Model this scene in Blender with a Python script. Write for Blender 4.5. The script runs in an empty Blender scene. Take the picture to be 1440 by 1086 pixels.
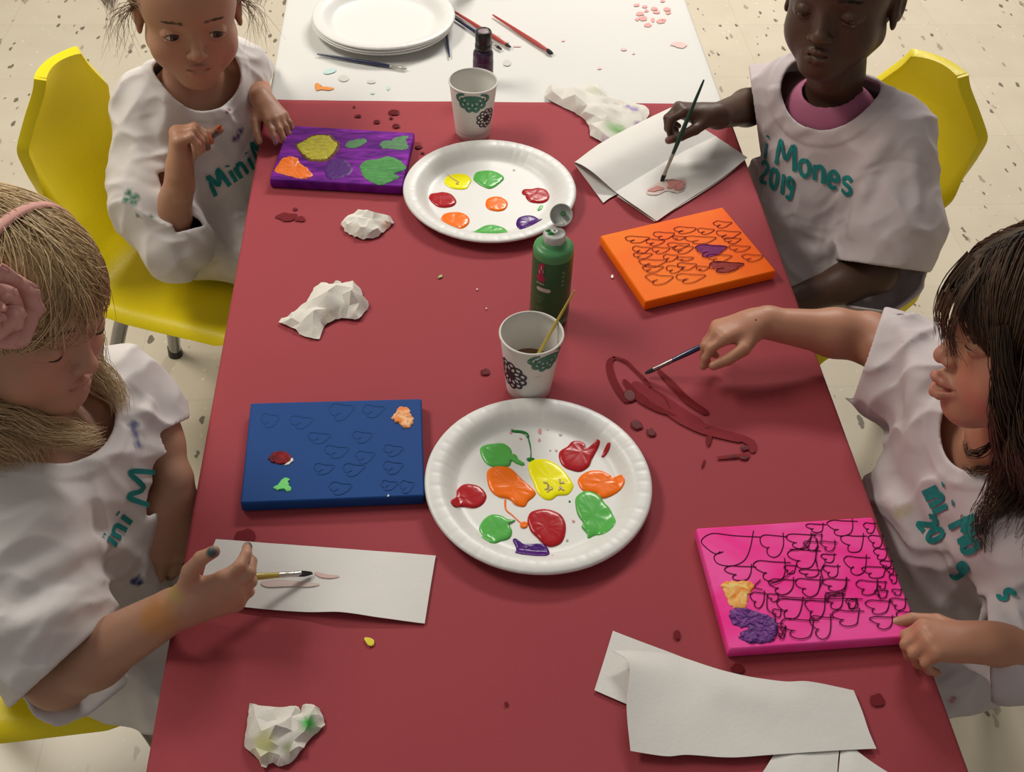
import bpy, math
import numpy as np
from mathutils import Vector, Matrix

# ------------------------------------------------------------------ scene, camera
scene = bpy.context.scene
COL = scene.collection
TZ = 0.60                                   # table top height
F = 1546.09
PITCH, ROLL, YAW = 0.7934342, 0.0437288, 0.0909694
_cy, _sy, _cp, _sp = math.cos(YAW), math.sin(YAW), math.cos(PITCH), math.sin(PITCH)
FW = np.array([_sy*_cp, _cy*_cp, -_sp])
_r = np.array([_cy, -_sy, 0.0]); _u = np.cross(_r, FW)
CR = math.cos(ROLL)*_r + math.sin(ROLL)*_u
CU = -math.sin(ROLL)*_r + math.cos(ROLL)*_u
CAM = np.array([0.0, 0.0, 1.577])

def ray(px, py):
    return FW + CR*(px-720)/F - CU*(py-543)/F
def PZ(px, py, z):
    d = ray(px, py); return CAM + d*((z-CAM[2])/d[2])
def PD(px, py, dep):
    return CAM + ray(px, py)*dep

cam_d = bpy.data.cameras.new('camera'); cam = bpy.data.objects.new('camera', cam_d); COL.objects.link(cam)
cam_d.sensor_fit = 'HORIZONTAL'; cam_d.sensor_width = 36.0; cam_d.lens = F/1440*36.0
cam_d.clip_start = 0.02
cam.matrix_world = Matrix(((CR[0], CU[0], -FW[0], CAM[0]), (CR[1], CU[1], -FW[1], CAM[1]),
                           (CR[2], CU[2], -FW[2], CAM[2]), (0, 0, 0, 1)))
scene.camera = cam
scene.view_settings.view_transform = 'Standard'
scene.view_settings.look = 'None'
scene.view_settings.exposure = 0.12
scene.view_settings.gamma = 1.0
scene.view_settings.use_curve_mapping = False

def A(*v): return np.array(v, float)
def unit(v):
    v = np.asarray(v, float); return v/max(np.linalg.norm(v), 1e-12)

# ------------------------------------------------------------------ noise
_rs = np.random.RandomState(7)
_perm = _rs.permutation(256); _perm = np.concatenate([_perm, _perm, _perm])
_grad = _rs.normal(size=(256, 3)); _grad /= np.linalg.norm(_grad, axis=1)[:, None]
def perlin(P):
    P = np.asarray(P, float); i = np.floor(P).astype(int); f = P-i; i &= 255
    u = f*f*f*(f*(f*6-15)+10); out = 0
    for dx in (0, 1):
        for dy in (0, 1):
            for dz in (0, 1):
                h = _perm[_perm[_perm[(i[..., 0]+dx) & 255]+((i[..., 1]+dy) & 255)]+((i[..., 2]+dz) & 255)]
                g = _grad[h]
                w = (u[..., 0] if dx else 1-u[..., 0])*(u[..., 1] if dy else 1-u[..., 1])*(u[..., 2] if dz else 1-u[..., 2])
                out = out + w*(g[..., 0]*(f[..., 0]-dx)+g[..., 1]*(f[..., 1]-dy)+g[..., 2]*(f[..., 2]-dz))
    return out*1.4
def fbm(P, o=3):
    s = 0; a = 1.0
    for k in range(o):
        s = s + a*perlin(np.asarray(P)*2**k+17.3*k); a *= .5
    return s

# ------------------------------------------------------------------ materials
def srgb(r, g, b):
    def c(v):
        v /= 255.0
        return v/12.92 if v <= .04045 else ((v+.055)/1.055)**2.4
    return (c(r), c(g), c(b), 1.0)
MATS = {}
def mat(name, col, rough=.6, metal=0.0, var=0.0, vscale=30.0, bump=0.0, bscale=200.0, coat=0.0, spec=.5,
        sss=0.0, tint=None, trans=0.0, stretch=None, alpha=1.0):
    if name in MATS: return MATS[name]
    m = bpy.data.materials.new(name); m.use_nodes = True
    nt = m.node_tree; N = nt.nodes; L = nt.links; b = N['Principled BSDF']
    b.inputs['Roughness'].default_value = rough; b.inputs['Metallic'].default_value = metal
    b.inputs['Specular IOR Level'].default_value = spec
    b.inputs['Coat Weight'].default_value = coat; b.inputs['Coat Roughness'].default_value = .15
    b.inputs['Transmission Weight'].default_value = trans
    if alpha < 1: b.inputs['Alpha'].default_value = alpha
    if sss:
        b.inputs['Subsurface Weight'].default_value = sss
        b.inputs['Subsurface Radius'].default_value = (.012, .005, .003)
        b.inputs['Subsurface Scale'].default_value = .6
    tc = N.new('ShaderNodeTexCoord'); src = tc.outputs['Object']
    if stretch:
        mp = N.new('ShaderNodeMapping'); mp.inputs['Scale'].default_value = stretch
        L.new(src, mp.inputs['Vector']); src = mp.outputs['Vector']
    cs = None
    if var > 0:
        n = N.new('ShaderNodeTexNoise'); n.inputs['Scale'].default_value = vscale; n.inputs['Detail'].default_value = 4
        L.new(src, n.inputs['Vector'])
        mx = N.new('ShaderNodeMix'); mx.data_type = 'RGBA'
        mx.inputs[6].default_value = tuple(c*(1-var) for c in col[:3])+(1,)
        mx.inputs[7].default_value = tuple(min(1, c*(1+var)) for c in col[:3])+(1,)
        L.new(n.outputs['Fac'], mx.inputs[0]); cs = mx.outputs[2]
    else:
        b.inputs['Base Color'].default_value = col
    if tint:                                       # local colour of stains / lips stored per vertex
        at = N.new('ShaderNodeAttribute'); at.attribute_name = tint
        mx2 = N.new('ShaderNodeMix'); mx2.data_type = 'RGBA'
        if cs is not None: L.new(cs, mx2.inputs[6])
        else: mx2.inputs[6].default_value = col
        L.new(at.outputs['Color'], mx2.inputs[7]); L.new(at.outputs['Alpha'], mx2.inputs[0]); cs = mx2.outputs[2]
    if cs is not None: L.new(cs, b.inputs['Base Color'])
    if bump > 0:
        n2 = N.new('ShaderNodeTexNoise'); n2.inputs['Scale'].default_value = bscale; n2.inputs['Detail'].default_value = 5
        L.new(src, n2.inputs['Vector'])
        bp = N.new('ShaderNodeBump'); bp.inputs['Strength'].default_value = bump; bp.inputs['Distance'].default_value = .002
        L.new(n2.outputs['Fac'], bp.inputs['Height']); L.new(bp.outputs['Normal'], b.inputs['Normal'])
    MATS[name] = m
    return m

# ------------------------------------------------------------------ objects
def empty(name, loc, label=None, cat=None, group=None):
    o = bpy.data.objects.new(name, None); COL.objects.link(o); o.location = Vector(loc); o.empty_display_size = .02
    tag(o, label, cat, group)
    return o
def tag(o, label=None, cat=None, group=None, kind=None):
    if label: o['label'] = label
    if cat: o['category'] = cat
    if group: o['group'] = group
    if kind: o['kind'] = kind
    return o
def wloc(o):
    v = Vector((0, 0, 0))
    while o is not None: v += Vector(o.location); o = o.parent
    return np.array(v)
def mesh(name, V, Fs, mats, parent=None, smooth=True, mi=None, loc=None, tint=None, label=None):
    """one mesh object; V in world coordinates"""
    V = np.asarray(V, float).reshape(-1, 3)
    org = wloc(parent) if parent is not None else (np.zeros(3) if loc is None else np.asarray(loc, float))
    me = bpy.data.meshes.new(name)
    if isinstance(Fs, np.ndarray) and Fs.ndim == 2:
        k = Fs.shape[1]; n = len(Fs)
        me.vertices.add(len(V)); me.vertices.foreach_set('co', (V-org).astype(np.float32).ravel())
        me.loops.add(n*k); me.loops.foreach_set('vertex_index', Fs.astype(np.int32).ravel())
        me.polygons.add(n); me.polygons.foreach_set('loop_start', np.arange(0, n*k, k, dtype=np.int32))
        me.update(calc_edges=True); me.validate()
    else:
        me.from_pydata([tuple(v) for v in (V-org)], [], [tuple(int(i) for i in f) for f in Fs]); me.update()
    if not isinstance(mats, (list, tuple)): mats = [mats]
    for m in mats: me.materials.append(m)
    if mi is not None and len(me.polygons) == len(mi): me.polygons.foreach_set('material_index', np.asarray(mi, np.int32))
    me.polygons.foreach_set('use_smooth', np.full(len(me.polygons), bool(smooth)))
    if tint is not None:
        at = me.color_attributes.new('tint', 'FLOAT_COLOR', 'POINT')
        at.data.foreach_set('color', np.asarray(tint, np.float32).ravel())
    o = bpy.data.objects.new(name, me); COL.objects.link(o)
    if parent is not None: o.parent = parent
    elif loc is not None: o.location = Vector(loc)
    if label: o['label'] = label
    return o

class MB:
    """collects geometry for one mesh"""
    def __init__(s): s.V = []; s.F = []; s.M = []; s.n = 0
    def add(s, V, Fs, m=0):
        V = np.asarray(V, float).reshape(-1, 3); s.V.append(V)
        for f in Fs: s.F.append(tuple(int(i)+s.n for i in f)); s.M.append(m)
        s.n += len(V)
    def grid(s, G, m=0, cu=False, cv=False):
        G = np.asarray(G, float); a, b = G.shape[:2]; fs = []
        for i in range(a if cu else a-1):
            for j in range(b if cv else b-1):
                i2, j2 = (i+1) % a, (j+1) % b
                fs.append((i*b+j, i2*b+j, i2*b+j2, i*b+j2))
        s.add(G.reshape(-1, 3), fs, m)
    def tube(s, pts, rad, n=10, m=0, cap=True, flat=None):
        pts = np.asarray(pts, float); k = len(pts); rad = np.broadcast_to(np.asarray(rad, float), (k,))
        T = np.gradient(pts, axis=0); T /= np.linalg.norm(T, axis=1)[:, None]+1e-12
        up = A(0, 0, 1) if abs(T[0][2]) < .9 else A(1, 0, 0)
        x = unit(np.cross(up, T[0])); rings = []
        for i in range(k):
            x = unit(x-T[i]*(x@T[i])); y = np.cross(T[i], x)
            th = np.linspace(0, 2*np.pi, n, endpoint=False)
            rings.append(pts[i]+rad[i]*(np.cos(th)[:, None]*x+np.sin(th)[:, None]*y*(flat if flat else 1)))
        b0 = s.n; s.grid(np.array(rings), m, cv=True)
        if cap:
            s.F.append(tuple(b0+j for j in reversed(range(n)))); s.M.append(m)
            s.F.append(tuple(b0+(k-1)*n+j for j in range(n))); s.M.append(m)
    def lathe(s, prof, c, n=64, m=0, axis=A(0, 0, 1), rfun=None):
        """prof: (r,z) list"""
        axis = unit(axis); x = unit(np.cross(A(0, 1, 0.001), axis)); y = np.cross(axis, x)
        th = np.linspace(0, 2*np.pi, n, endpoint=False); G = []
        for k, (r, z) in enumerate(prof):
            rr = np.full(n, r) if rfun is None else rfun(r, z, th, k)+np.zeros(n)
            G.append(np.asarray(c)+z*axis+rr[:, None]*(np.cos(th)[:, None]*x+np.sin(th)[:, None]*y))
        s.grid(np.array(G), m, cv=True)
    def box(s, c, size, rot=0.0, m=0, bev=0.0):
        hx, hy, hz = [v/2 for v in size]; co, si = math.cos(rot), math.sin(rot)
        ring = []
        if bev <= 0: loops = [(hx, hy, -hz), (hx, hy, hz)]
        else: loops = [(hx-bev, hy-bev, -hz), (hx, hy, -hz+bev), (hx, hy, hz-bev), (hx-bev, hy-bev, hz)]
        for (a, b, z) in loops:
            ring.append([(c[0]+co*u-si*v, c[1]+si*u+co*v, c[2]+z) for u, v in ((a, b), (-a, b), (-a, -b), (a, -b))])
        b0 = s.n; s.grid(np.array(ring), m, cv=True)
        k = len(loops)
        s.F.append((b0+3, b0+2, b0+1, b0)); s.M.append(m)
        s.F.append(tuple(b0+(k-1)*4+j for j in range(4))); s.M.append(m)
    def ribbon(s, pts, w, up=A(0, 0, 1), m=0):
        pts = np.asarray(pts, float)
        if len(pts) < 2: return
        T = np.gradient(pts, axis=0); T /= np.linalg.norm(T, axis=1)[:, None]+1e-12
        up = np.broadcast_to(np.asarray(up, float), pts.shape)
        S = np.cross(up, T); S /= np.linalg.norm(S, axis=1)[:, None]+1e-12
        w = np.broadcast_to(np.asarray(w, float), (len(pts),))[:, None]
        # rounded ends
        P = np.concatenate([[pts[0]-T[0]*w[0]*.35], pts, [pts[-1]+T[-1]*w[-1]*.35]])
        W = np.concatenate([[w[0]*.45], w, [w[-1]*.45]]); SS = np.concatenate([[S[0]], S, [S[-1]]])
        s.grid(np.stack([P-SS*W/2, P+SS*W/2], 1), m)
    def build(s, name, mats, parent=None, smooth=True, **kw):
        return mesh(name, np.concatenate(s.V), s.F, mats, parent, smooth, s.M, **kw)

def autosmooth(o, ang=40):
    me = o.data
    import bmesh
    bm = bmesh.new(); bm.from_mesh(me)
    for e in bm.edges:
        if len(e.link_faces) == 2 and e.calc_face_angle(0) > math.radians(ang): e.smooth = False
    bm.to_mesh(me); bm.free()
    return o

def catmull(P, per=8, closed=False):
    P = np.asarray(P, float); n = len(P); out = []
    if n < 3 and not closed:
        t = np.linspace(0, 1, per*(n-1)+1)
        return np.array([np.interp(t*(n-1), np.arange(n), P[:, k]) for k in range(P.shape[1])]).T
    rng = range(n) if closed else range(n-1)
    for i in rng:
        if closed: p0, p1, p2, p3 = P[(i-1) % n], P[i], P[(i+1) % n], P[(i+2) % n]
        else: p0, p1, p2, p3 = P[max(i-1, 0)], P[i], P[i+1], P[min(i+2, n-1)]
        for t in np.linspace(0, 1, per, endpoint=False):
            out.append(.5*((2*p1)+(-p0+p2)*t+(2*p0-5*p1+4*p2-p3)*t*t+(-p0+3*p1-3*p2+p3)*t**3))
    if not closed: out.append(P[-1])
    return np.array(out)

def puddle(outline, z, h, mb, m=0, seed=0, rough=.0, per=5, edge=.35, ragged=0.0, lift=None):
    """a low dome of paint over a closed outline given in image points, lying at height z"""
    pts = np.array([PZ(x, y, z) for x, y in outline]); pts = catmull(pts, per, True)
    if ragged: pts[:, :2] += ragged*np.stack([fbm(pts*260+seed, 2), fbm(pts*260+seed+9, 2)], -1)
    c = pts.mean(0); rings = []
    for sc in (1.0, .985, .95, .88, .75, .58, .38, .18):
        q = c+(pts-c)*sc; e = 1-sc
        hh = h*min(1, (e/edge*2)**.5) if e > 0 else 0
        q = q.copy(); q[:, 2] = z+hh
        if rough > 0 and sc < .99: q[:, 2] += rough*fbm(q*130+seed, 3)*(1 if sc < .9 else .5)
        q[:, 2] = np.maximum(q[:, 2], z+.0001)
        if lift is not None: q[:, 2] += lift(q)
        rings.append(q)
    n = len(pts); b0 = mb.n
    mb.grid(np.array(rings), m, cv=True)
    mb.add([np.append(c[:2], z+h+(rough*float(fbm(c*130+seed, 3)) if rough else 0))], [], m)
    ci = mb.n-1
    for j in range(n):
        mb.F.append((b0+7*n+(j+1) % n, b0+7*n+j, ci)); mb.M.append(m)
# ------------------------------------------------------------------ floor
def floor_material():
    m = bpy.data.materials.new('vinyl_tile'); m.use_nodes = True; nt = m.node_tree; N = nt.nodes; L = nt.links
    b = N['Principled BSDF']; b.inputs['Roughness'].default_value = .32; b.inputs['Specular IOR Level'].default_value = .45
    tc = N.new('ShaderNodeTexCoord')
    base = N.new('ShaderNodeTexNoise'); base.inputs['Scale'].default_value = 9; base.inputs['Detail'].default_value = 6
    L.new(tc.outputs['Object'], base.inputs['Vector'])
    mx = N.new('ShaderNodeMix'); mx.data_type = 'RGBA'
    mx.inputs[6].default_value = (.54, .475, .37, 1); mx.inputs[7].default_value = (.64, .575, .46, 1)
    L.new(base.outputs['Fac'], mx.inputs[0])
    # each tile a touch different, with a hairline joint
    br = N.new('ShaderNodeTexBrick'); br.offset = 0.0
    br.inputs['Scale'].default_value = 1.0; br.inputs['Brick Width'].default_value = .305; br.inputs['Row Height'].default_value = .305
    br.inputs['Mortar Size'].default_value = .0007; br.inputs['Mortar Smooth'].default_value = .2; br.inputs['Bias'].default_value = 0
    br.inputs['Color1'].default_value = (1, 1, 1, 1); br.inputs['Color2'].default_value = (.95, .95, .945, 1); br.inputs['Mortar'].default_value = (.80, .78, .74, 1)
    L.new(tc.outputs['Object'], br.inputs['Vector'])
    mu = N.new('ShaderNodeMix'); mu.data_type = 'RGBA'; mu.blend_type = 'MULTIPLY'; mu.inputs[0].default_value = 1
    L.new(mx.outputs[2], mu.inputs[6]); L.new(br.outputs['Color'], mu.inputs[7]); last = mu.outputs[2]
    def flecks(scale, thr, col, stretch, amount, rot, off, rnd):
        nonlocal last
        mp = N.new('ShaderNodeMapping'); mp.inputs['Scale'].default_value = stretch; mp.inputs['Rotation'].default_value = (0, 0, rot)
        mp.inputs['Location'].default_value = off
        wn = N.new('ShaderNodeTexNoise'); wn.inputs['Scale'].default_value = 60; wn.inputs['Detail'].default_value = 3
        L.new(tc.outputs['Object'], wn.inputs['Vector'])
        ad = N.new('ShaderNodeVectorMath'); ad.operation = 'MULTIPLY_ADD'; ad.inputs[1].default_value = (.014, .014, 0)
        L.new(wn.outputs['Color'], ad.inputs[0]); L.new(tc.outputs['Object'], ad.inputs[2])
        L.new(ad.outputs[0], mp.inputs['Vector'])
        v = N.new('ShaderNodeTexVoronoi'); v.inputs['Scale'].default_value = scale*1.25; v.inputs['Randomness'].default_value = 1
        L.new(mp.outputs['Vector'], v.inputs['Vector'])
        # only some of the cells carry a fleck, of varied size
        sp = N.new('ShaderNodeSeparateColor'); L.new(v.outputs['Color'], sp.inputs[0])
        sz = N.new('ShaderNodeMapRange'); sz.inputs['From Min'].default_value = rnd; sz.inputs['From Max'].default_value = 1
        sz.inputs['To Min'].default_value = 0; sz.inputs['To Max'].default_value = thr
        L.new(sp.outputs[0], sz.inputs['Value'])
        lt = N.new('ShaderNodeMath'); lt.operation = 'SUBTRACT'; L.new(sz.outputs[0], lt.inputs[0]); L.new(v.outputs['Distance'], lt.inputs[1])
        sm = N.new('ShaderNodeMapRange'); sm.inputs['From Min'].default_value = 0; sm.inputs['From Max'].default_value = .06
        sm.inputs['To Min'].default_value = 0; sm.inputs['To Max'].default_value = amount
        L.new(lt.outputs[0], sm.inputs['Value'])
        k = N.new('ShaderNodeMix'); k.data_type = 'RGBA'; k.inputs[7].default_value = col
        L.new(sm.outputs[0], k.inputs[0]); L.new(last, k.inputs[6]); last = k.outputs[2]
    flecks(38, .31, (.10, .075, .055, 1), (1, .42, 1), .85, .5, (0, 0, 0), .42)
    flecks(24, .27, (.22, .165, .12, 1), (1, .35, 1), .6, .2, (3.3, 1.7, 0), .40)
    flecks(60, .22, (.76, .70, .60, 1), (1, .6, 1), .7, 1.2, (7.1, 4.2, 0), .6)
    flecks(30, .16, (.25, .12, .07, 1), (1, .5, 1), .7, -.4, (1.1, 9.2, 0), .62)
    L.new(last, b.inputs['Base Color'])
    bn = N.new('ShaderNodeTexNoise'); bn.inputs['Scale'].default_value = 25; L.new(tc.outputs['Object'], bn.inputs['Vector'])
    bp = N.new('ShaderNodeBump'); bp.inputs['Strength'].default_value = .08; bp.inputs['Distance'].default_value = .003
    L.new(bn.outputs['Fac'], bp.inputs['Height']); L.new(bp.outputs['Normal'], b.inputs['Normal'])
    return m
mb = MB(); mb.box((0.1, 2.2, -.02), (7.0, 8.0, .04))
fl = mb.build('floor', floor_material(), smooth=False); tag(fl, kind='structure')

M_wall = mat('wall_paint', (.62, .58, .50, 1), .7, var=.03, vscale=4, bump=.05)
for nm, c, sz in (('wall_back', (.1, 6.15, 1.4), (7.0, .1, 2.8)), ('wall_left', (-3.35, 2.2, 1.4), (.1, 8.0, 2.8)), ('wall_right', (3.55, 2.2, 1.4), (.1, 8.0, 2.8))):
    mb = MB(); mb.box(c, sz); tag(mb.build(nm, M_wall, smooth=False), kind='structure')
# ------------------------------------------------------------------ table and its paper covers
M_chrome = mat('chrome', (.30, .30, .31, 1), .07, 1.0)
M_black = mat('black_plastic', (.012, .012, .013, 1), .35)
XL, XR = -.276, .484
TY0, TY1, TSEAM = .12, 2.56, 1.615
tb = empty('table', ((XL+XR)/2, (TY0+TY1)/2, 0), 'long rectangular table standing under the red and white paper covers', 'table')
mb = MB(); mb.box(((XL+XR)/2, (TY0+TY1)/2, TZ-.0145), (XR-XL-.008, TY1-TY0-.008, .026), bev=.004)
autosmooth(mb.build('tabletop', mat('laminate', (.45, .40, .33, 1), .4, var=.1), tb))
mb = MB()
for x in (XL+.05, XR-.05): mb.box((x, (TY0+TY1)/2, TZ-.055), (.02, TY1-TY0-.2, .055), bev=.003)
for y in (TY0+.1, TY1-.1): mb.box(((XL+XR)/2, y, TZ-.055), (XR-XL-.12, .02, .055), bev=.003)
mb.build('apron', mat('table_metal', (.1, .1, .11, 1), .4, .8), tb, smooth=False)
for x in (XL+.07, XR-.07):
    for y in (TY0+.16, (TY0+TY1)/2+.45, TY1-.16):
        mb = MB(); mb.tube([(x, y, TZ-.03), (x, y, .02)], .014, 14); mb.tube([(x, y, .02), (x, y, .0)], .018, 14)
        autosmooth(mb.build('leg', MATS['table_metal'], tb))

def paper_cover(name, y0, y1, z, material, label, wob, skew=0.0, seed=0, drop=.045, out=.0010):
    """thin sheet over the table top, folded down over both long edges"""
    r = .006; prof = []
    w0, w1 = XL-out, XR+out
    for t in np.linspace(0, 1, 4): prof.append((w0, TZ-drop+t*(drop-r)))
    for a in np.linspace(0, np.pi/2, 6)[1:]: prof.append((w0+r-r*math.cos(a), TZ-r+r*math.sin(a)))
    for t in np.linspace(0, 1, 60)[1:-1]: prof.append((w0+r+(w1-w0-2*r)*t, TZ))
    for a in np.linspace(0, np.pi/2, 6)[:-1]: prof.append((w1-r+r*math.sin(a), TZ-r+r*math.cos(a)))
    for t in np.linspace(0, 1, 4): prof.append((w1, TZ-r-t*(drop-r)))
    ys = np.linspace(y0, y1, max(8, int((y1-y0)/.012)))
    G = np.zeros((len(ys), len(prof), 3))
    for j, (x, zz) in enumerate(prof):
        G[:, j, 0] = x; G[:, j, 1] = ys; G[:, j, 2] = zz+z
    tt = (ys-y0)/(y1-y0)
    # cut ends are not quite straight
    endw = skew*(G[-1, :, 0]-XL)/(XR-XL)+wob*perlin(np.stack([G[-1, :, 0]*9+seed, G[-1, :, 2]*0, G[-1, :, 2]*0], -1))
    G[:, :, 1] += endw[None, :]*np.clip((tt-.8)/.2, 0, 1)[:, None]
    P = np.stack([G[..., 0]*5+seed, G[..., 1]*5, G[..., 2]*0], -1)
    G[..., 2] += .0006*(1+fbm(P, 3)).clip(0, 2)
    edge = np.abs(G[..., 1]-y1)
    mb = MB(); mb.grid(G); o = mb.build(name, material)
    md = o.modifiers.new('thick', 'SOLIDIFY'); md.thickness = .0004; md.offset = 1
    tag(o, label, 'table cover'); return o
M_red = mat('red_paper', (.355, .056, .070, 1), .74, var=.07, vscale=3.0, bump=.10, bscale=420, spec=.2)
M_white = mat('white_paper', (.69, .685, .66, 1), .6, var=.02, vscale=6, bump=.06, bscale=300)
wc = paper_cover('table_cover', TSEAM-.03, TY1+.01, .0002, M_white, 'white paper cover at the far end of the table with faint paint stains', .003, 0, 3.0)
rc = paper_cover('table_cover', TY0-.01, TSEAM+.012, .0026, M_red, 'red paper cover over the near end of the table', .004, -.02, 8.0, out=.0026)
ZR = TZ+.0048          # top of the red cover
ZW = TZ+.0020          # top of the white cover

# ------------------------------------------------------------------ paint drops, spills and stains on the covers
M_wet = mat('wet_red', (.12, .008, .012, 1), .42, spec=.10)
M_damp = mat('damp_red', (.17, .014, .020, 1), .75, spec=.15)
def drops(parent, name, z, h, m, outs, label=None, rough=0):
    for o in outs:
        mb = MB(); puddle(o, z, h, mb, rough=rough); mb.build(name, m, parent, label=label)
def oval(cx, cy, rx, ry, k=0, n=10, rot=0, seed=None):
    rs = np.random.RandomState(int(cx*7+cy*13) % 9999)
    out = []
    for i in range(n):
        a = 2*math.pi*i/n; r = 1+k*(rs.rand()-.5)
        u, v = rx*r*math.cos(a), ry*r*math.sin(a)
        out.append((cx+u*math.cos(rot)-v*math.sin(rot), cy+u*math.sin(rot)+v*math.cos(rot)))
    return out
drops(rc, 'paint_drop', ZR, .0005, M_wet, [oval(554, 158, 8, 4, .2), oval(530, 171, 4.5, 2.6, .2), oval(557, 177, 5, 3, .2), oval(550, 166, 3, 1.5, .2),
      oval(895, 598, 9, 6, .3, rot=.4), oval(915, 608, 7, 5, .4, rot=.6), oval(682, 523, 7, 4.5, .3), oval(589, 207, 5, 2.2, .3), oval(594, 215, 3, 1.6, .3),
      oval(505, 163, 3, 2, .2)], label='dark wet red paint drop')
drops(rc, 'paint_stain', ZR, .00025, M_damp, [oval(404, 305, 14, 6, .5), oval(415, 294, 3.5, 2), oval(421, 308, 8, 4, .5), oval(345, 755, 14, 11, .3), oval(952, 893, 5, 6.5, .2),
      oval(1037, 940, 9, 7, .3), oval(1233, 985, 11, 9, .3), oval(712, 990, 3, 3), oval(498, 150, 2, 1.3), oval(501, 163, 2.4, 1.8)], label='dark damp spot on the red paper')
drops(rc, 'paint_fleck', ZR, .0008, mat('fleck_yellow', (.85, .72, .05, 1), .3), [[(512, 898), (519, 897), (526, 901), (525, 908), (518, 908)]], label='small yellow paint fleck')
drops(rc, 'paint_fleck', ZR, .0008, mat('fleck_green', (.35, .42, .15, 1), .4), [oval(619, 389, 3.5, 2, .3, rot=-.5)], label='small green paint fleck')
drops(rc, 'paint_fleck', ZR, .0006, mat('fleck_pale', (.75, .62, .58, 1), .4), [oval(671, 407, 1.5, 1), oval(861, 389, 2, 2.6), oval(684, 434, 1.3, 1)], label='tiny pale fleck')

def smear(name, lines, m, label, z=ZR, h=.0003):
    mb = MB()
    for pts, w in lines:
        P = catmull(np.array([PZ(x, y, z+h) for x, y in pts]), 8)
        wr = np.interp(np.linspace(0, 1, len(P)), np.linspace(0, 1, len(w)), w)
        mb.ribbon(P, wr)
        h += .00003
    return mb.build(name, m, rc, label=label)
M_sm1 = mat('smear_red', (.17, .012, .017, 1), .75, spec=.12, var=.25, vscale=60)
M_sm2 = mat('smear_thin', (.24, .026, .034, 1), .75, spec=.12, var=.2, vscale=60)
smear('paint_smear', [([(863, 503), (857, 510), (860, 528), (870, 548), (882, 563)], [.005, .008, .009, .009, .010])], M_sm1, 'curved dark red brush stroke')
smear('paint_smear', [([(863, 502), (880, 508), (893, 520), (906, 533), (916, 546)], [.003, .005, .004, .005, .004]),
                      ([(926, 520), (945, 540), (966, 562), (992, 580)], [.004, .010, .011, .010]),
                      ([(878, 535), (900, 560), (925, 575), (950, 585)], [.006, .012, .010, .003]),
                      ([(916, 546), (935, 560), (942, 574)], [.003, .003, .002])], M_sm1, 'streaky red brush strokes')
smear('paint_smear', [([(893, 540), (925, 560), (955, 580), (985, 592)], [.012, .022, .020, .006]),
                      ([(930, 575), (960, 590), (990, 603), (1040, 618)], [.004, .016, .018, .010]),
                      ([(1000, 606), (1030, 612), (1055, 622), (1058, 634)], [.006, .010, .012, .008]),
                      ([(1010, 644), (1030, 642), (1052, 640)], [.004, .006, .006])], M_sm2, 'thin translucent red smear')
drops(rc, 'paint_drop', ZR, .0009, M_wet, [[(876, 553), (885, 548), (893, 553), (894, 562), (886, 566), (878, 562)]], label='wet end of a red brush stroke')
drops(rc, 'paint_drop', ZR, .0005, M_wet, [oval(1048, 630, 7, 4, .6), oval(1030, 643, 9, 2.5, .6), oval(1046, 644, 6, 3, .6), oval(995, 602, 4, 1.5, .6)], label='wet red paint at the end of the smear', rough=.0003)  # low uneven drops of dark wet paint
drops(rc, 'paint_stain', ZR, .0003, M_damp, [[(993, 614), (1001, 613), (1000, 622), (996, 628), (993, 621)], [(989, 648), (992, 647), (989, 656), (986, 657)]])

drops(wc, 'paint_stain', ZW, .0003, mat('st_orange', (.85, .30, .05, 1), .5), [[(443, 118), (448, 117), (451, 121), (460, 122), (470, 124), (463, 127), (452, 126), (445, 127)]], label='orange paint stain')
M_st = mat('st_teal', (.50, .68, .66, 1), .6)
drops(wc, 'paint_stain', ZW, .0002, M_st, [[(455, 101), (462, 97), (471, 96), (472, 100), (466, 103), (458, 104)], oval(546, 124, 2, 3), oval(524, 131, 3, 1.4)], label='pale teal paint stain')
drops(wc, 'paint_stain', ZW, .0002, mat('st_grey', (.60, .58, .54, 1), .6), [oval(483, 110, 7, 5, .2), oval(713, 88, 5.5, 4.5, .2), oval(712, 59, 4, 2), oval(700, 51, 3, 2), oval(522, 115, 6, 2.5)], label='greyish water spot')
M_pk = mat('st_pink', (.80, .34, .32, 1), .6, var=.25, vscale=80)
pinks = [(895, 7, 4, 2), (907, 9, 3.5, 2), (920, 12, 5, 2.5), (923, 17, 5, 2), (938, 13, 5, 2.5), (940, 18, 3.5, 2), (900, 19, 6, 3), (904, 26, 6, 3), (896, 27, 3, 2), (909, 15, 3, 2), (911, 35, 5, 3), (929, 30, 6, 3), (933, 28, 3, 2), (932, 1, 3, 2), (918, 28, 2.5, 3.5)]
drops(wc, 'paint_stain', ZW, .0002, M_pk, [oval(a, b, c, d, .4) for a, b, c, d in pinks], label='pink paint dab')
drops(wc, 'paint_stain', ZW, .0002, mat('st_lpink', (.80, .52, .50, 1), .6), [oval(956, 63, 11, 4, .5), oval(877, 69, 4, 2, .3), oval(843, 96, 3, 1.5, .4), oval(792, 57, 2.5, 1.3), oval(727, 65, 6, 1), oval(891, 75, 2, 1)], label='faint pink stain')
# ------------------------------------------------------------------ things on the table
def crop(pts, ox, oy, s): return [(ox+a/s, oy+b/s) for a, b in pts]
def project(X):
    v = np.asarray(X, float)-CAM
    return 720+F*(v@CR)/(v@FW), 543-F*(v@CU)/(v@FW)

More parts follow.
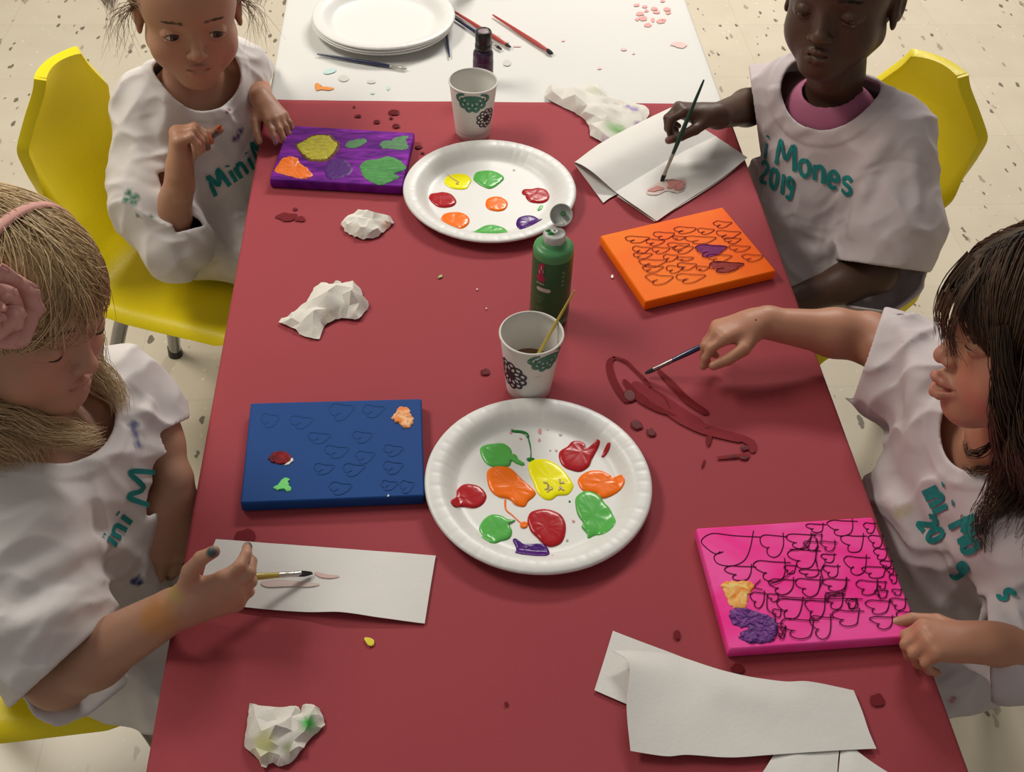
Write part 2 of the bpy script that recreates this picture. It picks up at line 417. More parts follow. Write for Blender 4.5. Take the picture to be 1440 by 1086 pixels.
C_RED, C_ORG, C_GRN, C_YEL, C_PUR = (.45, .012, .018, 1), (1.0, .19, .006, 1), (.105, .47, .085, 1), (1.0, .93, .003, 1), (.070, .006, .18, 1)
PAINT = {k: mat('paint_'+k, c, .22, spec=.35) for k, c in
         dict(red=C_RED, orange=C_ORG, green=C_GRN, yellow=C_YEL, purple=C_PUR, dark_green=(.02, .19, .03, 1), pink=(.70, .35, .36, 1), grey=(.45, .42, .38, 1)).items()}
M_plate = mat('coated_paper', (.79, .785, .765, 1), .38, var=.015, vscale=9, spec=.5)

RP = .1284
def plate_body(c, z, h=.018, seed=0, n=288):
    """pressed paper plate: flat floor, sloped wall, broad pleated rim with a rolled edge"""
    top = [(0.0, .0014), (.045, .0013), (.085, .0013), (.0905, .0016), (.0935, .0028), (.0975, .0062), (.1025, .0108), (.1070, .0146), (.1105, h-.0014),
           (.1140, h-.0006), (.120, h), (.1252, h-.0004), (.1274, h-.0014), (RP, h-.0036)]
    bot = [(RP-.0007, h-.0042), (.1264, h-.0026), (.119, h-.0014), (.1132, h-.002), (.1080, .0134), (.1037, .0096), (.0988, .0050), (.0945, .0016), (.091, .0003), (.05, .0), (0.0, .0)]
    rs = np.random.RandomState(seed)
    th = np.linspace(0, 2*np.pi, n, endpoint=False)
    ple = np.zeros(n)
    for k in range(44):
        a = 2*np.pi*(k+rs.rand()*.8)/44; d = np.abs((th-a+np.pi) % (2*np.pi)-np.pi)
        ple -= (.4+.6*rs.rand())*np.exp(-(d/.012)**2)
    lo = .0007*np.sin(2*th+seed)+.0005*np.sin(3*th+2*seed)
    G = []
    for i, (r, zz) in enumerate(top+bot):
        wgt = np.clip((r-.088)/.02, 0, 1)*(1 if r < RP-.001 else .6)
        G.append(np.stack([c[0]+r*np.cos(th), c[1]+r*np.sin(th), z+zz+wgt*(0.0007*ple+lo*np.clip((r-.09)/.03, 0, 1))], -1))
    mb = MB(); mb.grid(np.array(G), cv=True)
    return mb
def plate(c, z, label, name='paper_plate', group=None, seed=1):
    root = empty(name, (c[0], c[1], z), label, 'plate', group)
    plate_body(c, z, seed=seed).build('dish', M_plate, root)
    return root

def blobs(root, zf, items):
    c = wloc(root)[:2]
    wall = lambda q: np.interp(np.linalg.norm(q[:, :2]-c, axis=1), [.0905, .0935, .0975, .1025, .1070], [.0, .0015, .0049, .0095, .0133])
    for k, (colr, out, h) in enumerate(items):
        mb = MB(); puddle(out, zf, h, mb, rough=h*.17, seed=k*3.1, per=6, edge=.30, lift=wall)
        mb.build('paint_blob', PAINT[colr], root, label=colr.replace('_', ' ')+' paint blob' if h > .001 else colr.replace('_', ' ')+' paint speck')
def trail(root, zf, colr, pts, w, h=.0006):
    mb = MB(); P = catmull(np.array([PZ(x, y, zf+h*.6) for x, y in pts]), 6)
    mb.tube(P, np.interp(np.linspace(0, 1, len(P)), np.linspace(0, 1, len(w)), w), 8, flat=.5)
    mb.build('paint_trail', PAINT[colr], root, label=colr.replace('_', ' ')+' paint trail')

# near plate
pc = A(.1066, .7887); zp = ZR
near = plate(pc, zp, 'near paper plate with thick swirled paint blobs, beside the blue canvas', group='plates of paint', seed=3)
n3 = lambda p: crop(p, 580, 540, 3.744)
zf = zp+.0014
blobs(near, zf, [
 ('green', n3([(355,350),(375,325),(430,315),(480,315),(515,340),(525,370),(545,375),(560,400),(590,420),(580,432),(545,420),(520,408),(505,435),(420,437),(375,405)]), .0022),
 ('orange', n3([(395,460),(430,437),(500,438),(540,465),(580,505),(625,545),(650,575),(635,600),(610,620),(590,648),(545,640),(510,610),(450,595),(410,560),(393,510)]), .0026),
 ('yellow', n3([(612,420),(650,398),(710,400),(760,425),(800,460),(845,525),(840,560),(815,585),(765,590),(730,612),(690,605),(655,570),(635,520),(615,470)]), .0022),
 ('red', n3([(773,360),(815,330),(840,305),(880,303),(910,320),(905,335),(925,345),(950,330),(970,312),(985,325),(970,355),(945,400),(930,435),(890,462),(850,460),(800,440),(775,405)]), .0026),
 ('red', n3([(995,380),(1020,342),(1038,345),(1030,370),(1005,388)]), .0016),
 ('orange', n3([(870,520),(885,485),(930,460),(990,458),(1040,480),(1055,495),(1095,492),(1115,525),(1105,555),(1060,585),(1000,605),(965,580),(900,565)]), .0024),
 ('green', n3([(860,600),(890,572),(930,562),(985,590),(1010,625),(1045,665),(1068,740),(1045,785),(1010,805),(965,800),(925,815),(918,790),(890,755),(900,735),(870,690),(858,640)]), .0026),
 ('red', n3([(203,640),(230,600),(235,560),(270,530),(320,530),(365,550),(390,590),(375,630),(330,655),(260,650),(225,670),(205,660)]), .0022),
 ('green', n3([(350,765),(375,715),(420,688),(470,695),(500,712),(540,718),(535,725),(510,735),(525,780),(510,815),(465,830),(420,850),(390,840),(365,820),(370,805)]), .0022),
 ('red', n3([(605,715),(625,675),(690,660),(750,672),(790,700),(808,750),(800,810),(775,845),(725,860),(685,840),(655,810),(625,780),(612,750)]), .0028),
 ('orange', n3([(566,738),(582,727),(604,730),(606,752),(588,762),(570,755)]), .0016),
 ('purple', n3([(528,825),(540,815),(560,840),(620,845),(690,845),(715,870),(722,900),(700,925),(640,925),(560,915),(540,905),(545,865)]), .0022),
 ('dark_green', n3([(600,395),(612,390),(640,392),(640,402),(620,410),(606,406)]), .001),
])
trail(near, zf, 'orange', n3([(488,612), (492, 660), (525, 690), (560, 722), (585, 740)]), [.0012, .0010, .0008, .0008, .001])
trail(near, zf, 'dark_green', n3([(512,232), (530,248), (570,252), (598,262), (608,282)]), [.0012, .0022, .0022, .0024, .0018])
trail(near, zf, 'dark_green', n3([(608,282), (618,318), (624,360), (622,392)]), [.0010, .0009, .0005, .0009])
blobs(near, zf, [('pink', n3(oval(a, b, c, d, .4)), .0004) for a, b, c, d in ((670,250,10,15), (668,297,8,9), (570,290,9,6), (517,258,9,7), (848,724,9,8), (757,352,6,7))] +
      [('grey', n3(oval(a, b, c, d, .4)), .0004) for a, b, c, d in ((780,268,9,7), (815,825,7,7), (726,352,4,4), (712,243,4,4))] +
      [('dark_green', n3(oval(828,620,6,6,.3)), .0004), ('orange', n3(oval(735,920,5,5,.3)), .0004)])
mb = MB()
for sd in range(5):
    rs = np.random.RandomState(sd+5); x0, y0 = 690+rs.rand()*95, 500+rs.rand()*60
    P = catmull(np.array([PZ(*n3([(x0+k*11*(rs.rand()+.3), y0+(rs.rand()-.5)*40)])[0], zf+.0026) for k in range(4)]), 5)
    mb.tube(P, [.0012]*len(P), 6, flat=.5)
mb.build('paint_trail', mat('mixed_tan', (.62, .50, .20, 1), .3), near, label='brownish swirl in the yellow paint')

# far plate
fc = A(.0773, 1.349)
farp = plate(fc, zp, 'far paper plate with smooth round paint blobs, in front of the empty paper cup', group='plates of paint', seed=8)
n1 = lambda p: crop(p, 560, 180, 4.527)
blobs(farp, zf, [
 ('yellow', n1([(293,340),(310,310),(350,295),(400,292),(445,303),(465,335),(455,360),(435,388),(390,393),(340,385),(305,365)]), .0018),
 ('green', n1([(478,325),(495,285),(545,273),(605,275),(660,300),(673,325),(650,350),(610,380),(575,388),(530,370),(500,350)]), .0022),
 ('red', n1([(786,410),(800,392),(850,390),(890,383),(940,395),(963,430),(955,460),(925,478),(880,480),(835,470),(810,440),(815,430),(795,425)]), .0022),
 ('red', n1([(194,445),(205,422),(245,415),(290,410),(340,425),(370,465),(355,495),(310,508),(260,505),(225,485),(205,465)]), .0024),
 ('orange', n1([(555,485),(565,455),(600,440),(650,440),(690,465),(697,490),(680,520),(640,532),(590,525),(565,510)]), .0020),
 ('orange', n1([(271,585),(290,550),(340,538),(400,540),(445,565),(453,600),(430,630),(385,647),(330,640),(290,620)]), .0022),
 ('purple', n1([(750,610),(765,575),(810,560),(860,562),(900,585),(917,605),(880,625),(840,640),(800,657),(765,640)]), .0022),
 ('green', n1([(470,678),(510,645),(560,622),(620,622),(675,640),(697,665),(690,690),(580,694)]), .0022),
 ('green', n1([(886,520),(905,495),(922,497),(910,520),(892,528)]), .0010),
 ('grey', n1(oval(737,269,9,6,.3)), .0003),
])
mb = MB(); P = catmull(np.array([PZ(x, y, zf+.0022) for x, y in n1([(312,292),(350,325),(383,342),(368,354),(385,358)])]), 5); mb.tube(P, [.0008]*len(P), 6)
mb.build('paint_trail', MATS['mixed_tan'], farp, label='brownish streak in the yellow paint')

# stacked clean plates at the far end
sc_ = PZ(538, 21, TZ+.025)[:2]
zs = ZW
for k, lab in enumerate(('clean white paper plate at the bottom of the far stack', 'clean white paper plate in the middle of the far stack', 'clean white paper plate on top of the far stack')):
    plate(sc_+A(.0012*k, -.0008*k), zs+k*.0050, lab, group='stacked clean paper plates', seed=20+k)

# ------------------------------------------------------------------ canvases
def ribbons(lines, z, w, per=6):
    mb = MB()
    for l in lines:
        P = catmull(np.array([PZ(x, y, z) for x, y in l]), per)
        mb.ribbon(P, w); z += .00001
    return mb
HEART_A = [(.02,.42),(.0,.30),(.08,.12),(.26,.03),(.55,.14),(1.0,.22),(.86,.60),(.62,.93),(.34,1.0),(.22,.84),(.30,.68),(.42,.56)]
HEART_A2 = [(.36,.58),(.22,.70),(.08,.62),(.02,.42)]
HEART_B = [(1.05,.16),(.55,.12),(.18,.08),(.0,.24),(.08,.46),(.28,.62),(.38,.60)]
HEART_B2 = [(.34,.60),(.26,.74),(.34,.92),(.55,1.0),(.78,.86),(.88,.50),(.90,.0)]
def hearts(boxes, cropf, temps, seed, jit=.05):
    rs = np.random.RandomState(seed); out = []
    for (x0, y0, x1, y1) in boxes:
        sh = (rs.rand()-.5)*.12
        for t in temps:
            out.append(cropf([(x0+(u+(rs.rand()-.5)*jit+sh*(v-.5))*(x1-x0), y0+(v+(rs.rand()-.5)*jit)*(y1-y0)) for u, v in t]))
    return out
def canvas(label, corners, m_face, th=.015):
    """stretched canvas: corners are the four corners of the top face (TL, TR, BR, BL in the photo)"""
    zt = ZR+th
    P = np.array([PZ(x, y, zt) for x, y in corners]); c = P.mean(0)
    root = empty('canvas', (c[0], c[1], ZR), label, 'canvas', 'painted canvases')
    e = [unit(P[(i+1) % 4]-P[i]) for i in range(4)]
    def ring(ins, z):                    # ring with rounded corners
        out = []
        for i in range(4):
            p = P[i]+ins*(e[i]-e[i-1]); r = .0025
            a, b = p-e[i-1]*r*-1*-1, p+e[i]*r
            for t in np.linspace(0, 1, 5):
                q = (1-t)**2*(p-e[i-1]*r)+2*t*(1-t)*p+t*t*(p+e[i]*r); out.append([q[0], q[1], z])
        return out
    G = [ring(.004, ZR+.0002), ring(.0006, ZR+.0004), ring(0, ZR+.002), ring(0, zt-.002), ring(.0006, zt-.0006), ring(.002, zt)]
    mb = MB(); mb.grid(np.array(G), cv=True); n = 20
    mb.F.append(tuple(range(n))[::-1]); mb.M.append(0)
    mb.F.append(tuple(5*n+j for j in range(n))); mb.M.append(0)
    o = mb.build('stretched_canvas', m_face, root); autosmooth(o, 50)
    return root, zt
def patch(root, zt, out, m, label, h=.0010, rough=.0006, seed=0):
    mb = MB(); puddle(out, zt+.0002, h, mb, rough=rough, seed=seed, per=9, edge=.25, ragged=.0018); mb.build('paint_patch', m, root, label=label)

def streaky(name, c1, c2, scale=20, stretch=(1, 6, 1), rough=.45, dist=1.5):
    m = mat(name, c1, rough+.16, spec=.14); nt = m.node_tree; N = nt.nodes; L = nt.links
    tc = N.new('ShaderNodeTexCoord'); mp = N.new('ShaderNodeMapping'); mp.inputs['Scale'].default_value = stretch; L.new(tc.outputs['Object'], mp.inputs[0])
    n = N.new('ShaderNodeTexNoise'); n.inputs['Scale'].default_value = scale; n.inputs['Detail'].default_value = 6; n.inputs['Distortion'].default_value = dist; L.new(mp.outputs[0], n.inputs['Vector'])
    r = N.new('ShaderNodeValToRGB'); r.color_ramp.elements[0].position = .38; r.color_ramp.elements[1].position = .66
    r.color_ramp.elements[0].color = c1; r.color_ramp.elements[1].color = c2; L.new(n.outputs['Fac'], r.inputs[0])
    L.new(r.outputs[0], N['Principled BSDF'].inputs['Base Color'])
    bp = N.new('ShaderNodeBump'); bp.inputs['Strength'].default_value = .35; bp.inputs['Distance'].default_value = .001
    L.new(n.outputs['Fac'], bp.inputs['Height']); L.new(bp.outputs[0], N['Principled BSDF'].inputs['Normal'])
    return m
M_pen = mat('marker_purple', (.05, .004, .02, 1), .8, spec=.1)
M_penr = mat('marker_maroon', (.13, .005, .012, 1), .8, spec=.1)

# blue
M_blue = mat('paint_blue', (.007, .060, .25, 1), .6, spec=.22, var=.06, vscale=8, bump=.08, bscale=300)
bl, zt = canvas('blue canvas with orange, red and green dabs, beside the near plate', [(352.3,566.7),(592.9,560.4),(596.7,697.3),(337.7,707.7)], M_blue)
n4 = lambda p: crop(p, 320, 540, 4.8)
patch(bl, zt, n4([(1105,230),(1135,195),(1160,160),(1190,155),(1225,170),(1240,205),(1258,240),(1245,275),(1225,297),(1190,295),(1160,270),(1125,250)]), streaky('dab_orange', (.85, .25, .06, 1), (.92, .62, .36, 1), 90, (1, 1, 1)), 'orange paint dab', .0018, .0016)
patch(bl, zt, n4([(385,548),(415,535),(432,512),(432,500),(441,507),(437,528),(415,542)]), mat('dab_white', (.8, .78, .72, 1), .4), 'white rim of the red dab', .0012)
patch(bl, zt, n4([(275,508),(300,475),(345,455),(400,465),(433,498),(420,530),(370,543),(310,530)]), streaky('dab_red', (.10, .008, .015, 1), (.30, .012, .015, 1), 50, (1, 1, 1), .25), 'dark red paint dab', .0014, .0005)
patch(bl, zt, n4([(308,705),(340,680),(370,650),(400,633),(418,645),(412,670),(430,715),(410,725),(380,715),(340,720)]), mat('dab_lgreen', (.16, .70, .17, 1), .4, var=.2, vscale=80), 'light green paint dab', .0012)
patch(bl, zt, n4([(1075,757),(1090,750),(1092,757),(1080,763)]), MATS['dab_white'], 'white chip', .0006)
fh = [(285,245,120,100),(500,255,150,90),(770,185,170,120),(985,180,150,90),(620,360,150,80),(910,355,130,80),(740,455,160,90),(930,490,130,90),(1120,445,130,80),(650,570,140,80),(850,575,140,90),(1120,560,130,90),(760,700,150,90),(1090,680,110,70),(1210,690,90,90)]
hl = hearts([(a-c/2, b-d/2, a+c/2, b+d/2) for a, b, c, d in fh], n4, (HEART_A, HEART_A2), 3)
ribbons(hl, zt+.0003, .0016).build('heart_drawing', mat('faint_teal', (.006, .057, .222, 1), .6, spec=.22), bl, label='faint dark heart outlines')

# pink
M_pinkc = streaky('canvas_pink', (1.0, .030, .33, 1), (1.0, .115, .45, 1), 9, (1, 1.6, 1), .42, .8)
pk, zt = canvas('hot pink canvas covered in drawn hearts, at the near right table edge', [(979,742.8),(1227,727),(1296.6,894.7),(1025.6,914)], M_pinkc)
n9 = lambda p: crop(p, 960, 710, 4.114)
pb = [(105,155,435,355),(445,160,600,305),(595,160,760,255),(715,105,825,160),(835,80,1000,180),(915,165,1060,275),(1045,100,1120,165),(1075,170,1165,250),(1105,245,1190,320),(1140,320,1215,370),(610,250,790,370),(800,280,885,335),(930,290,1080,405),(245,345,415,440),(410,310,615,445),(585,345,660,400),(675,370,800,420),(815,345,910,420),(1035,350,1190,425),(495,420,655,520),(650,415,810,530),(805,420,960,500),(1000,430,1140,525),(1180,365,1225,400),(1195,400,1245,455),(1125,440,1180,490),(390,495,480,600),(490,510,560,560),(545,530,710,660),(705,540,835,660),(825,500,940,605),(945,540,1010,600),(1055,545,1205,635),(1200,535,1300,610),(1110,490,1190,540),(1210,485,1270,525),(865,600,1040,705),(1085,640,1230,720),(1235,610,1325,690),(520,600,575,650),(565,650,780,775),(735,630,870,775),(760,165,810,215),(700,205,790,265),(800,205,890,270),(545,700,600,775)]
hl = hearts(pb, n9, (HEART_B, HEART_B2), 11)
hl += [n9(l) for l in ([(450,435),(415,475),(460,490)], [(1040,545),(960,542),(850,545),(700,540),(560,530)], [(490,520),(490,600),(530,640),(540,700)], [(755,165),(730,205),(690,250),(620,258)], [(825,335),(800,380),(810,430),(790,480)], [(950,420),(935,500),(850,530),(835,560)],
       [(825,505),(870,520),(900,505),(935,525),(900,530),(850,525),(830,540)], [(960,555),(1005,550),(1010,595),(965,600),(960,560)], [(1125,440),(1130,500),(1145,545)], [(560,705),(590,760)], [(595,700),(565,770)], [(640,380),(560,440),(500,460)], [(785,235),(770,300),(780,360)], [(520,785),(550,740),(545,690),(585,690)])]
ribbons(hl, zt+.0004, .0011).build('heart_drawing', M_pen, pk, label='purple marker hearts')
patch(pk, zt, n9([(228,465),(250,442),(320,445),(390,445),(415,475),(400,500),(380,530),(370,585),(330,602),(290,590),(260,555),(240,510)]), streaky('heart_orange', (.88, .25, .03, 1), (.95, .70, .25, 1), 70, (1, 1, 1)), 'orange painted heart', .0010, .0008)
M_hp = streaky('heart_purple', (.035, .003, .10, 1), (.33, .10, .42, 1), 120, (1, 2.5, 1), .25, 2.5)
patch(pk, zt, n9([(270,620),(310,598),(390,605),(450,625),(500,645),(470,690),(400,700),(345,712),(310,700),(280,675)]), M_hp, 'purple painted heart, left lobe', .0012, .0014, 2)
patch(pk, zt, n9([(380,690),(420,650),(480,640),(530,660),(548,700),(540,750),(510,790),(450,803),(380,795),(325,770),(345,735),(375,722)]), M_hp, 'purple painted heart, right lobe', .0016, .0016, 5)

# orange
M_orgc = streaky('paint_orange_face', (1.0, .135, .003, 1), (1.0, .235, .006, 1), 5, (1, 1, 1), .42, .5)
og, zt = canvas('orange canvas with hearts drawn in marker, in front of the girl with dark skin', [(844,331.4),(1016.3,291),(1092,380.8),(907.6,425)], M_orgc)
n7 = lambda p: crop(p, 820, 270, 4.966)
ob = [(295,305,460,355),(490,275,640,330),(635,240,790,290),(800,250,915,295),(910,200,1035,250),(930,265,1100,325),(985,315,1105,360),(440,325,570,375),(625,305,715,335),(710,305,935,360),(345,375,470,430),(480,380,605,430),(590,350,740,400),(635,370,770,430),(350,420,480,465),(560,430,660,485),(655,450,770,480),(390,465,580,525),(660,490,790,545),(580,510,700,565),(790,515,880,550),(415,510,560,560),(440,570,630,645),(650,565,850,635),(1020,370,1170,415),(1110,430,1255,485),(865,430,1040,490),(785,360,1000,455),(880,480,1120,565)]
hl = hearts(ob, n7, (HEART_A, HEART_A2), 23)
hb = lambda x0, y0, x1, y1: n7([(x0+u*(x1-x0), y0+v*(y1-y0)) for u, v in [(.0,.32),(.08,.12),(.26,.03),(.55,.10),(1,.2),(.86,.60),(.62,.93),(.34,1),(.2,.9),(.24,.72),(.12,.62)]])
patch(og, zt, hb(785,360,1000,455), streaky('heart_violet', (.16, .01, .10, 1), (.30, .03, .20, 1), 60, (1, 3, 1)), 'filled purple heart', .0006, .0003)
patch(og, zt, hb(880,480,1120,565), streaky('heart_maroon', (.24, .02, .02, 1), (.38, .05, .035, 1), 60, (1, 3, 1)), 'filled dark red heart', .0006, .0003)
ribbons(hl, zt+.0008, .0011).build('heart_drawing', M_penr, og, label='maroon marker hearts')

# purple
M_purc = streaky('paint_purple_face', (.085, .004, .17, 1), (.27, .022, .40, 1), 16, (1, 4, 1), .40, 1.2)
pu, zt = canvas('purple canvas with orange, green and yellow hearts, by the brown-haired girl holding a painted brush', [(406,176),(583,186.4),(565.7,262),(378.8,251.8)], M_purc)
n8 = lambda p: crop(p, 370, 160, 6.26)
patch(pu, zt, n8([(285,270),(350,240),(400,205),(460,184),(545,180),(600,190),(630,228),(672,250),(676,285),(655,335),(622,378),(560,418),(480,423),(395,412),(345,372),(303,312)]), streaky('heart_brown', (.10, .035, .03, 1), (.22, .12, .03, 1), 60, (1, 3, 1)), 'brown rim of the yellow heart', .0007, .0005)
patch(pu, zt+.0005, n8([(300,275),(350,248),(400,214),(460,194),(540,188),(585,198),(612,232),(650,255),(650,290),(630,330),(600,365),(555,398),(480,404),(405,395),(360,360),(315,308)]), streaky('heart_yellow', (.42, .33, .05, 1), (.60, .60, .05, 1), 60, (1, 4, 1), .4, 2.0), 'mottled yellow painted heart', .0009, .0009)
patch(pu, zt, n8([(105,510),(130,450),(170,400),(220,380),(280,383),(310,400),(330,440),(390,480),(435,540),(385,570),(300,568),(210,545)]), mat('heart_org2', (.93, .19, .015, 1), .38, var=.12, vscale=60), 'orange painted heart', .0016, .0016)
M_pg = streaky('heart_green', (.07, .24, .075, 1), (.10, .36, .10, 1), 40, (1, 4, 1), .4)
M_pg2 = streaky('heart_green_thin', (.10, .20, .12, 1), (.12, .30, .12, 1), 60, (1, 5, 1), .4)
patch(pu, zt, n8([(725,275),(760,240),(830,225),(890,220),(915,245),(880,270),(820,300),(750,300)]), M_pg2, 'thin green paint stroke', .0005, .0003)
patch(pu, zt, n8([(1030,270),(1060,240),(1120,235),(1160,215),(1230,195),(1275,200),(1260,240),(1275,300),(1220,320),(1120,310),(1050,305)]), M_pg2, 'ragged green paint patch', .0005, .0003)
patch(pu, zt, n8([(855,450),(920,410),(1010,400),(1090,378),(1180,400),(1260,470),(1215,510),(1150,530),(1200,560),(1140,590),(1040,628),(950,600),(890,560),(860,500)]), M_pg, 'large green painted heart', .0012, .0008)
patch(pu, zt, n8([(545,480),(590,410),(700,400),(760,440),(780,510),(700,560),(600,580),(550,540)]), mat('heart_dkpur', (.075, .006, .17, 1), .35), 'dark purple painted heart', .0006, .0003)

# ------------------------------------------------------------------ paper cups
M_cup = mat('cup_paper', (.74, .72, .68, 1), .5, spec=.4)
M_cgreen = mat('print_green', (.03, .17, .12, 1), .5); M_cblack = mat('print_black', (.02, .018, .03, 1), .5)
RB, RT, CH = .0268, .0372, .093
def cup(base, label):
    root = empty('paper_cup', base, label, 'cup', 'flower print paper cups')
    prof = [(0, .004), (RB-.002, .004), (RB-.001, .0045)]
    inner = [(RB-.0006+(RT-RB)*t, .005+(CH-.006)*t) for t in np.linspace(0, 1, 8)]
    lip = [(RT+.0016*math.sin(a)-.0001, CH+.0016*(1-math.cos(a))-.0008) for a in np.linspace(-.6, 3.6, 9)]
    outer = [(RB+(RT-RB)*t, CH*t) for t in np.linspace(.97, 0, 10)]
    mb = MB(); mb.lathe(prof+inner+lip+outer+[(RB-.001, 0.0), (RB-.0015, .003), (0, .003)], base, 72)
    mb.build('cup_wall', M_cup, root)
    return root
def on_cone(base, ang, z, off=.0003):
    r = RB+(RT-RB)*z/CH+off
    return A(base[0]+r*math.cos(ang), base[1]+r*math.sin(ang), base[2]+z)
def cone_strokes(mb, base, a0, z0, strokes, w, m):
    for s in strokes:
        s = np.asarray(s, float)
        P = np.array([on_cone(base, a0+u/(RB+(RT-RB)*z0/CH), min(z0+v, CH-.003)) for u, v in s])
        N_ = np.array([[math.cos(a0+u/.033), math.sin(a0+u/.033), -.1] for u, v in s])
        mb.ribbon(P, w, N_, m)
def flower(mb, base, a0, z0, R, npet, m, filled, half=False):
    """printed round flower: petal loops about a centre"""
    lo, hi = (math.pi, 2*math.pi) if half else (0, 2*math.pi)
    cnt = npet
    for k in range(cnt):
        a = lo+(hi-lo)*(k+.5)/cnt; d = A(math.cos(a), math.sin(a)); e = A(-d[1], d[0]); wid = R*(hi-lo)/cnt*.40
        t = np.linspace(-1.0, 1.0, 17)
        outer = np.array([d*(R*.42+R*.42*(1-abs(s)**2.2))+e*wid*np.sign(s)*min(1, abs(s)*1.25)*(1 if abs(s) < .8 else (1.25-abs(s)*.3)) for s in t])
        outer = np.array([d*(R*.35)+d*R*.5*math.cos(s*1.45)+e*wid*1.15*math.sin(s*1.45) for s in t])
        cone_strokes(mb, base, a0, z0, [outer], R*.12, m)
        if filled:
            cone_strokes(mb, base, a0, z0, [[tuple(d*R*f) for f in (.05, .2, .42)]], wid*.95, m)
            cone_strokes(mb, base, a0, z0, [[tuple(d*R*.60-e*wid*.10), tuple(d*R*.66+e*wid*.10)]], wid*.42, m+1)
            cone_strokes(mb, base, a0, z0, [np.array([d*(R*.35)+d*R*.62*math.cos(s*1.2)+e*wid*1.45*math.sin(s*1.2) for s in np.linspace(-1, 1, 11)])], R*.07, m)
        else:
            cone_strokes(mb, base, a0, z0, [[tuple(d*R*.15), tuple(d*R*.42)]], R*.10, m)
    th = np.linspace(0, 2*math.pi, 15) if not half else np.linspace(lo, hi, 9)
    for rr in (.08, .18, .27): cone_strokes(mb, base, a0, z0, [np.stack([R*rr*np.cos(th), R*rr*np.sin(th)], -1)], R*.12, m)
c1b = PZ(665, 188, ZR); c1b[2] = ZR
cup1 = cup(c1b, 'empty flower-print paper cup behind the far paint plate')
aC = math.atan2(-c1b[1], -c1b[0])                # direction that faces the viewer's side of the table
mb = MB(); flower(mb, c1b, aC-.03, .087, .0295, 6, 0, True, half=True); mb.build('printed_flower', [M_cgreen, M_cblack], cup1, label='green half flower print')
mb = MB(); flower(mb, c1b, aC+.70, .044, .0195, 10, 0, False); mb.build('printed_flower', [M_cblack], cup1, label='black flower print')
mb = MB()
for k in range(40): a = aC+(k-20)*.11; cone_strokes(mb, c1b, a, .012, [[(0, 0), (0.0006, .0035)]], .0007, 0)
mb.build('printed_band', [mat('print_grey', (.45, .40, .38, 1), .6)], cup1, label='grey tick band')

c2b = PZ(743, 547, ZR); c2b[2] = ZR
cup2 = cup(c2b, 'paper cup with brown water and a yellow brush handle, behind the near plate')
aC = math.atan2(-c2b[1], -c2b[0])
mb = MB(); flower(mb, c2b, aC-.78, .046, .0260, 11, 0, False); mb.build('printed_flower', [M_cblack], cup2, label='black flower print')
mb = MB(); flower(mb, c2b, aC+.62, .087, .0265, 6, 0, True, half=True); mb.build('printed_flower', [M_cgreen, M_cblack], cup2, label='green half flower print')
mb = MB()
for k in range(6): cone_strokes(mb, c2b, aC+.22, .052, [[(k*.0014, 0), (k*.0014+.0007, .001)]], .0006, 0)
mb.build('printed_text', [MATS['print_grey']], cup2, label='tiny grey maker text')
zl = .040; rl = RB+(RT-RB)*zl/CH-.001
mb = MB(); mb.lathe([(0, zl), (rl*.9, zl), (rl, zl+.0006)], c2b, 48)
mb.build('water', mat('brown_water', (.20, .085, .045, 1), .06, spec=.6), cup2)

# ------------------------------------------------------------------ paint bottles
bb = PZ(771.5, 445, ZR); bb[2] = ZR
gb = empty('paint_bottle', bb, 'large green paint bottle with an open flip cap, behind the water cup', 'paint bottle', 'paint bottles')
BR = .0256; BH = .120
mb = MB(); mb.lathe([(0, .0), (BR-.004, .0), (BR-.001, .0015), (BR, .005), (BR, BH-.018), (BR, BH-.005), (BR-.0007, BH-.0015), (BR-.0025, BH+.0005), (BR-.0060, BH+.0018), (.0165, BH+.0028), (.0150, BH+.0040), (.0145, BH+.0085), (0, BH+.0085)], bb, 64)
M_gb = mat('bottle_green', (.085, .30, .11, 1), .35, spec=.4)
mb.build('bottle_body', M_gb, gb)
mb = MB(); mb.lathe([(BR+.0002, .012), (BR+.0003, .0125), (BR+.0003, BH-.0125), (BR+.0002, BH-.012)], bb, 64)
mb.build('label_wrap', mat('label_green', (.028, .125, .045, 1), .3, spec=.4), gb, label='dark green label')
def on_cyl(base, r, a, z): return A(base[0]+r*math.cos(a), base[1]+r*math.sin(a), base[2]+z)
def cyl_patch(mb, base, r, a0, a1, z0, z1, m=0, rnd=0, n=14):
    G = []
    for a in np.linspace(a0, a1, n):
        t = min(abs(a-a0), abs(a1-a))*r; ins = 0
        if rnd and t < rnd: ins = rnd-math.sqrt(max(0, rnd*rnd-(rnd-t)**2))
        G.append([on_cyl(base, r, a, z0+ins), on_cyl(base, r, a, z1-ins)])
    mb.grid(np.array(G), m)
aC = math.atan2(-bb[1], -bb[0])
rr = BR+.0006
mb = MB()
for a0, a1, z0, z1 in ((-.72, -.42, .086, .104), (-.80, -.30, .078, .088), (-.62, -.36, .100, .108)): cyl_patch(mb, bb, rr, aC+a0, aC+a1, z0, z1, rnd=.004)
mb.build('label_print', mat('label_pink', (.42, .03, .09, 1), .3), gb, label='pink fruit shape on the label')
mb = MB(); cyl_patch(mb, bb, rr+.0001, aC-.75, aC+.02, .0625, .0685, rnd=.003)
for a0, a1, z in ((-.55, -.50, .097), (-.64, -.60, .090), (-.44, -.41, .092)): cyl_patch(mb, bb, rr+.0003, aC+a0, aC+a1, z, z+.006)
for k in range(9): cyl_patch(mb, bb, rr+.0001, aC-.78+k*.05, aC-.745+k*.05, .0735, .0755)
mb.build('label_print', mat('label_pale', (.55, .55, .50, 1), .35), gb, label='pale bar and lines on the label')
mb = MB()
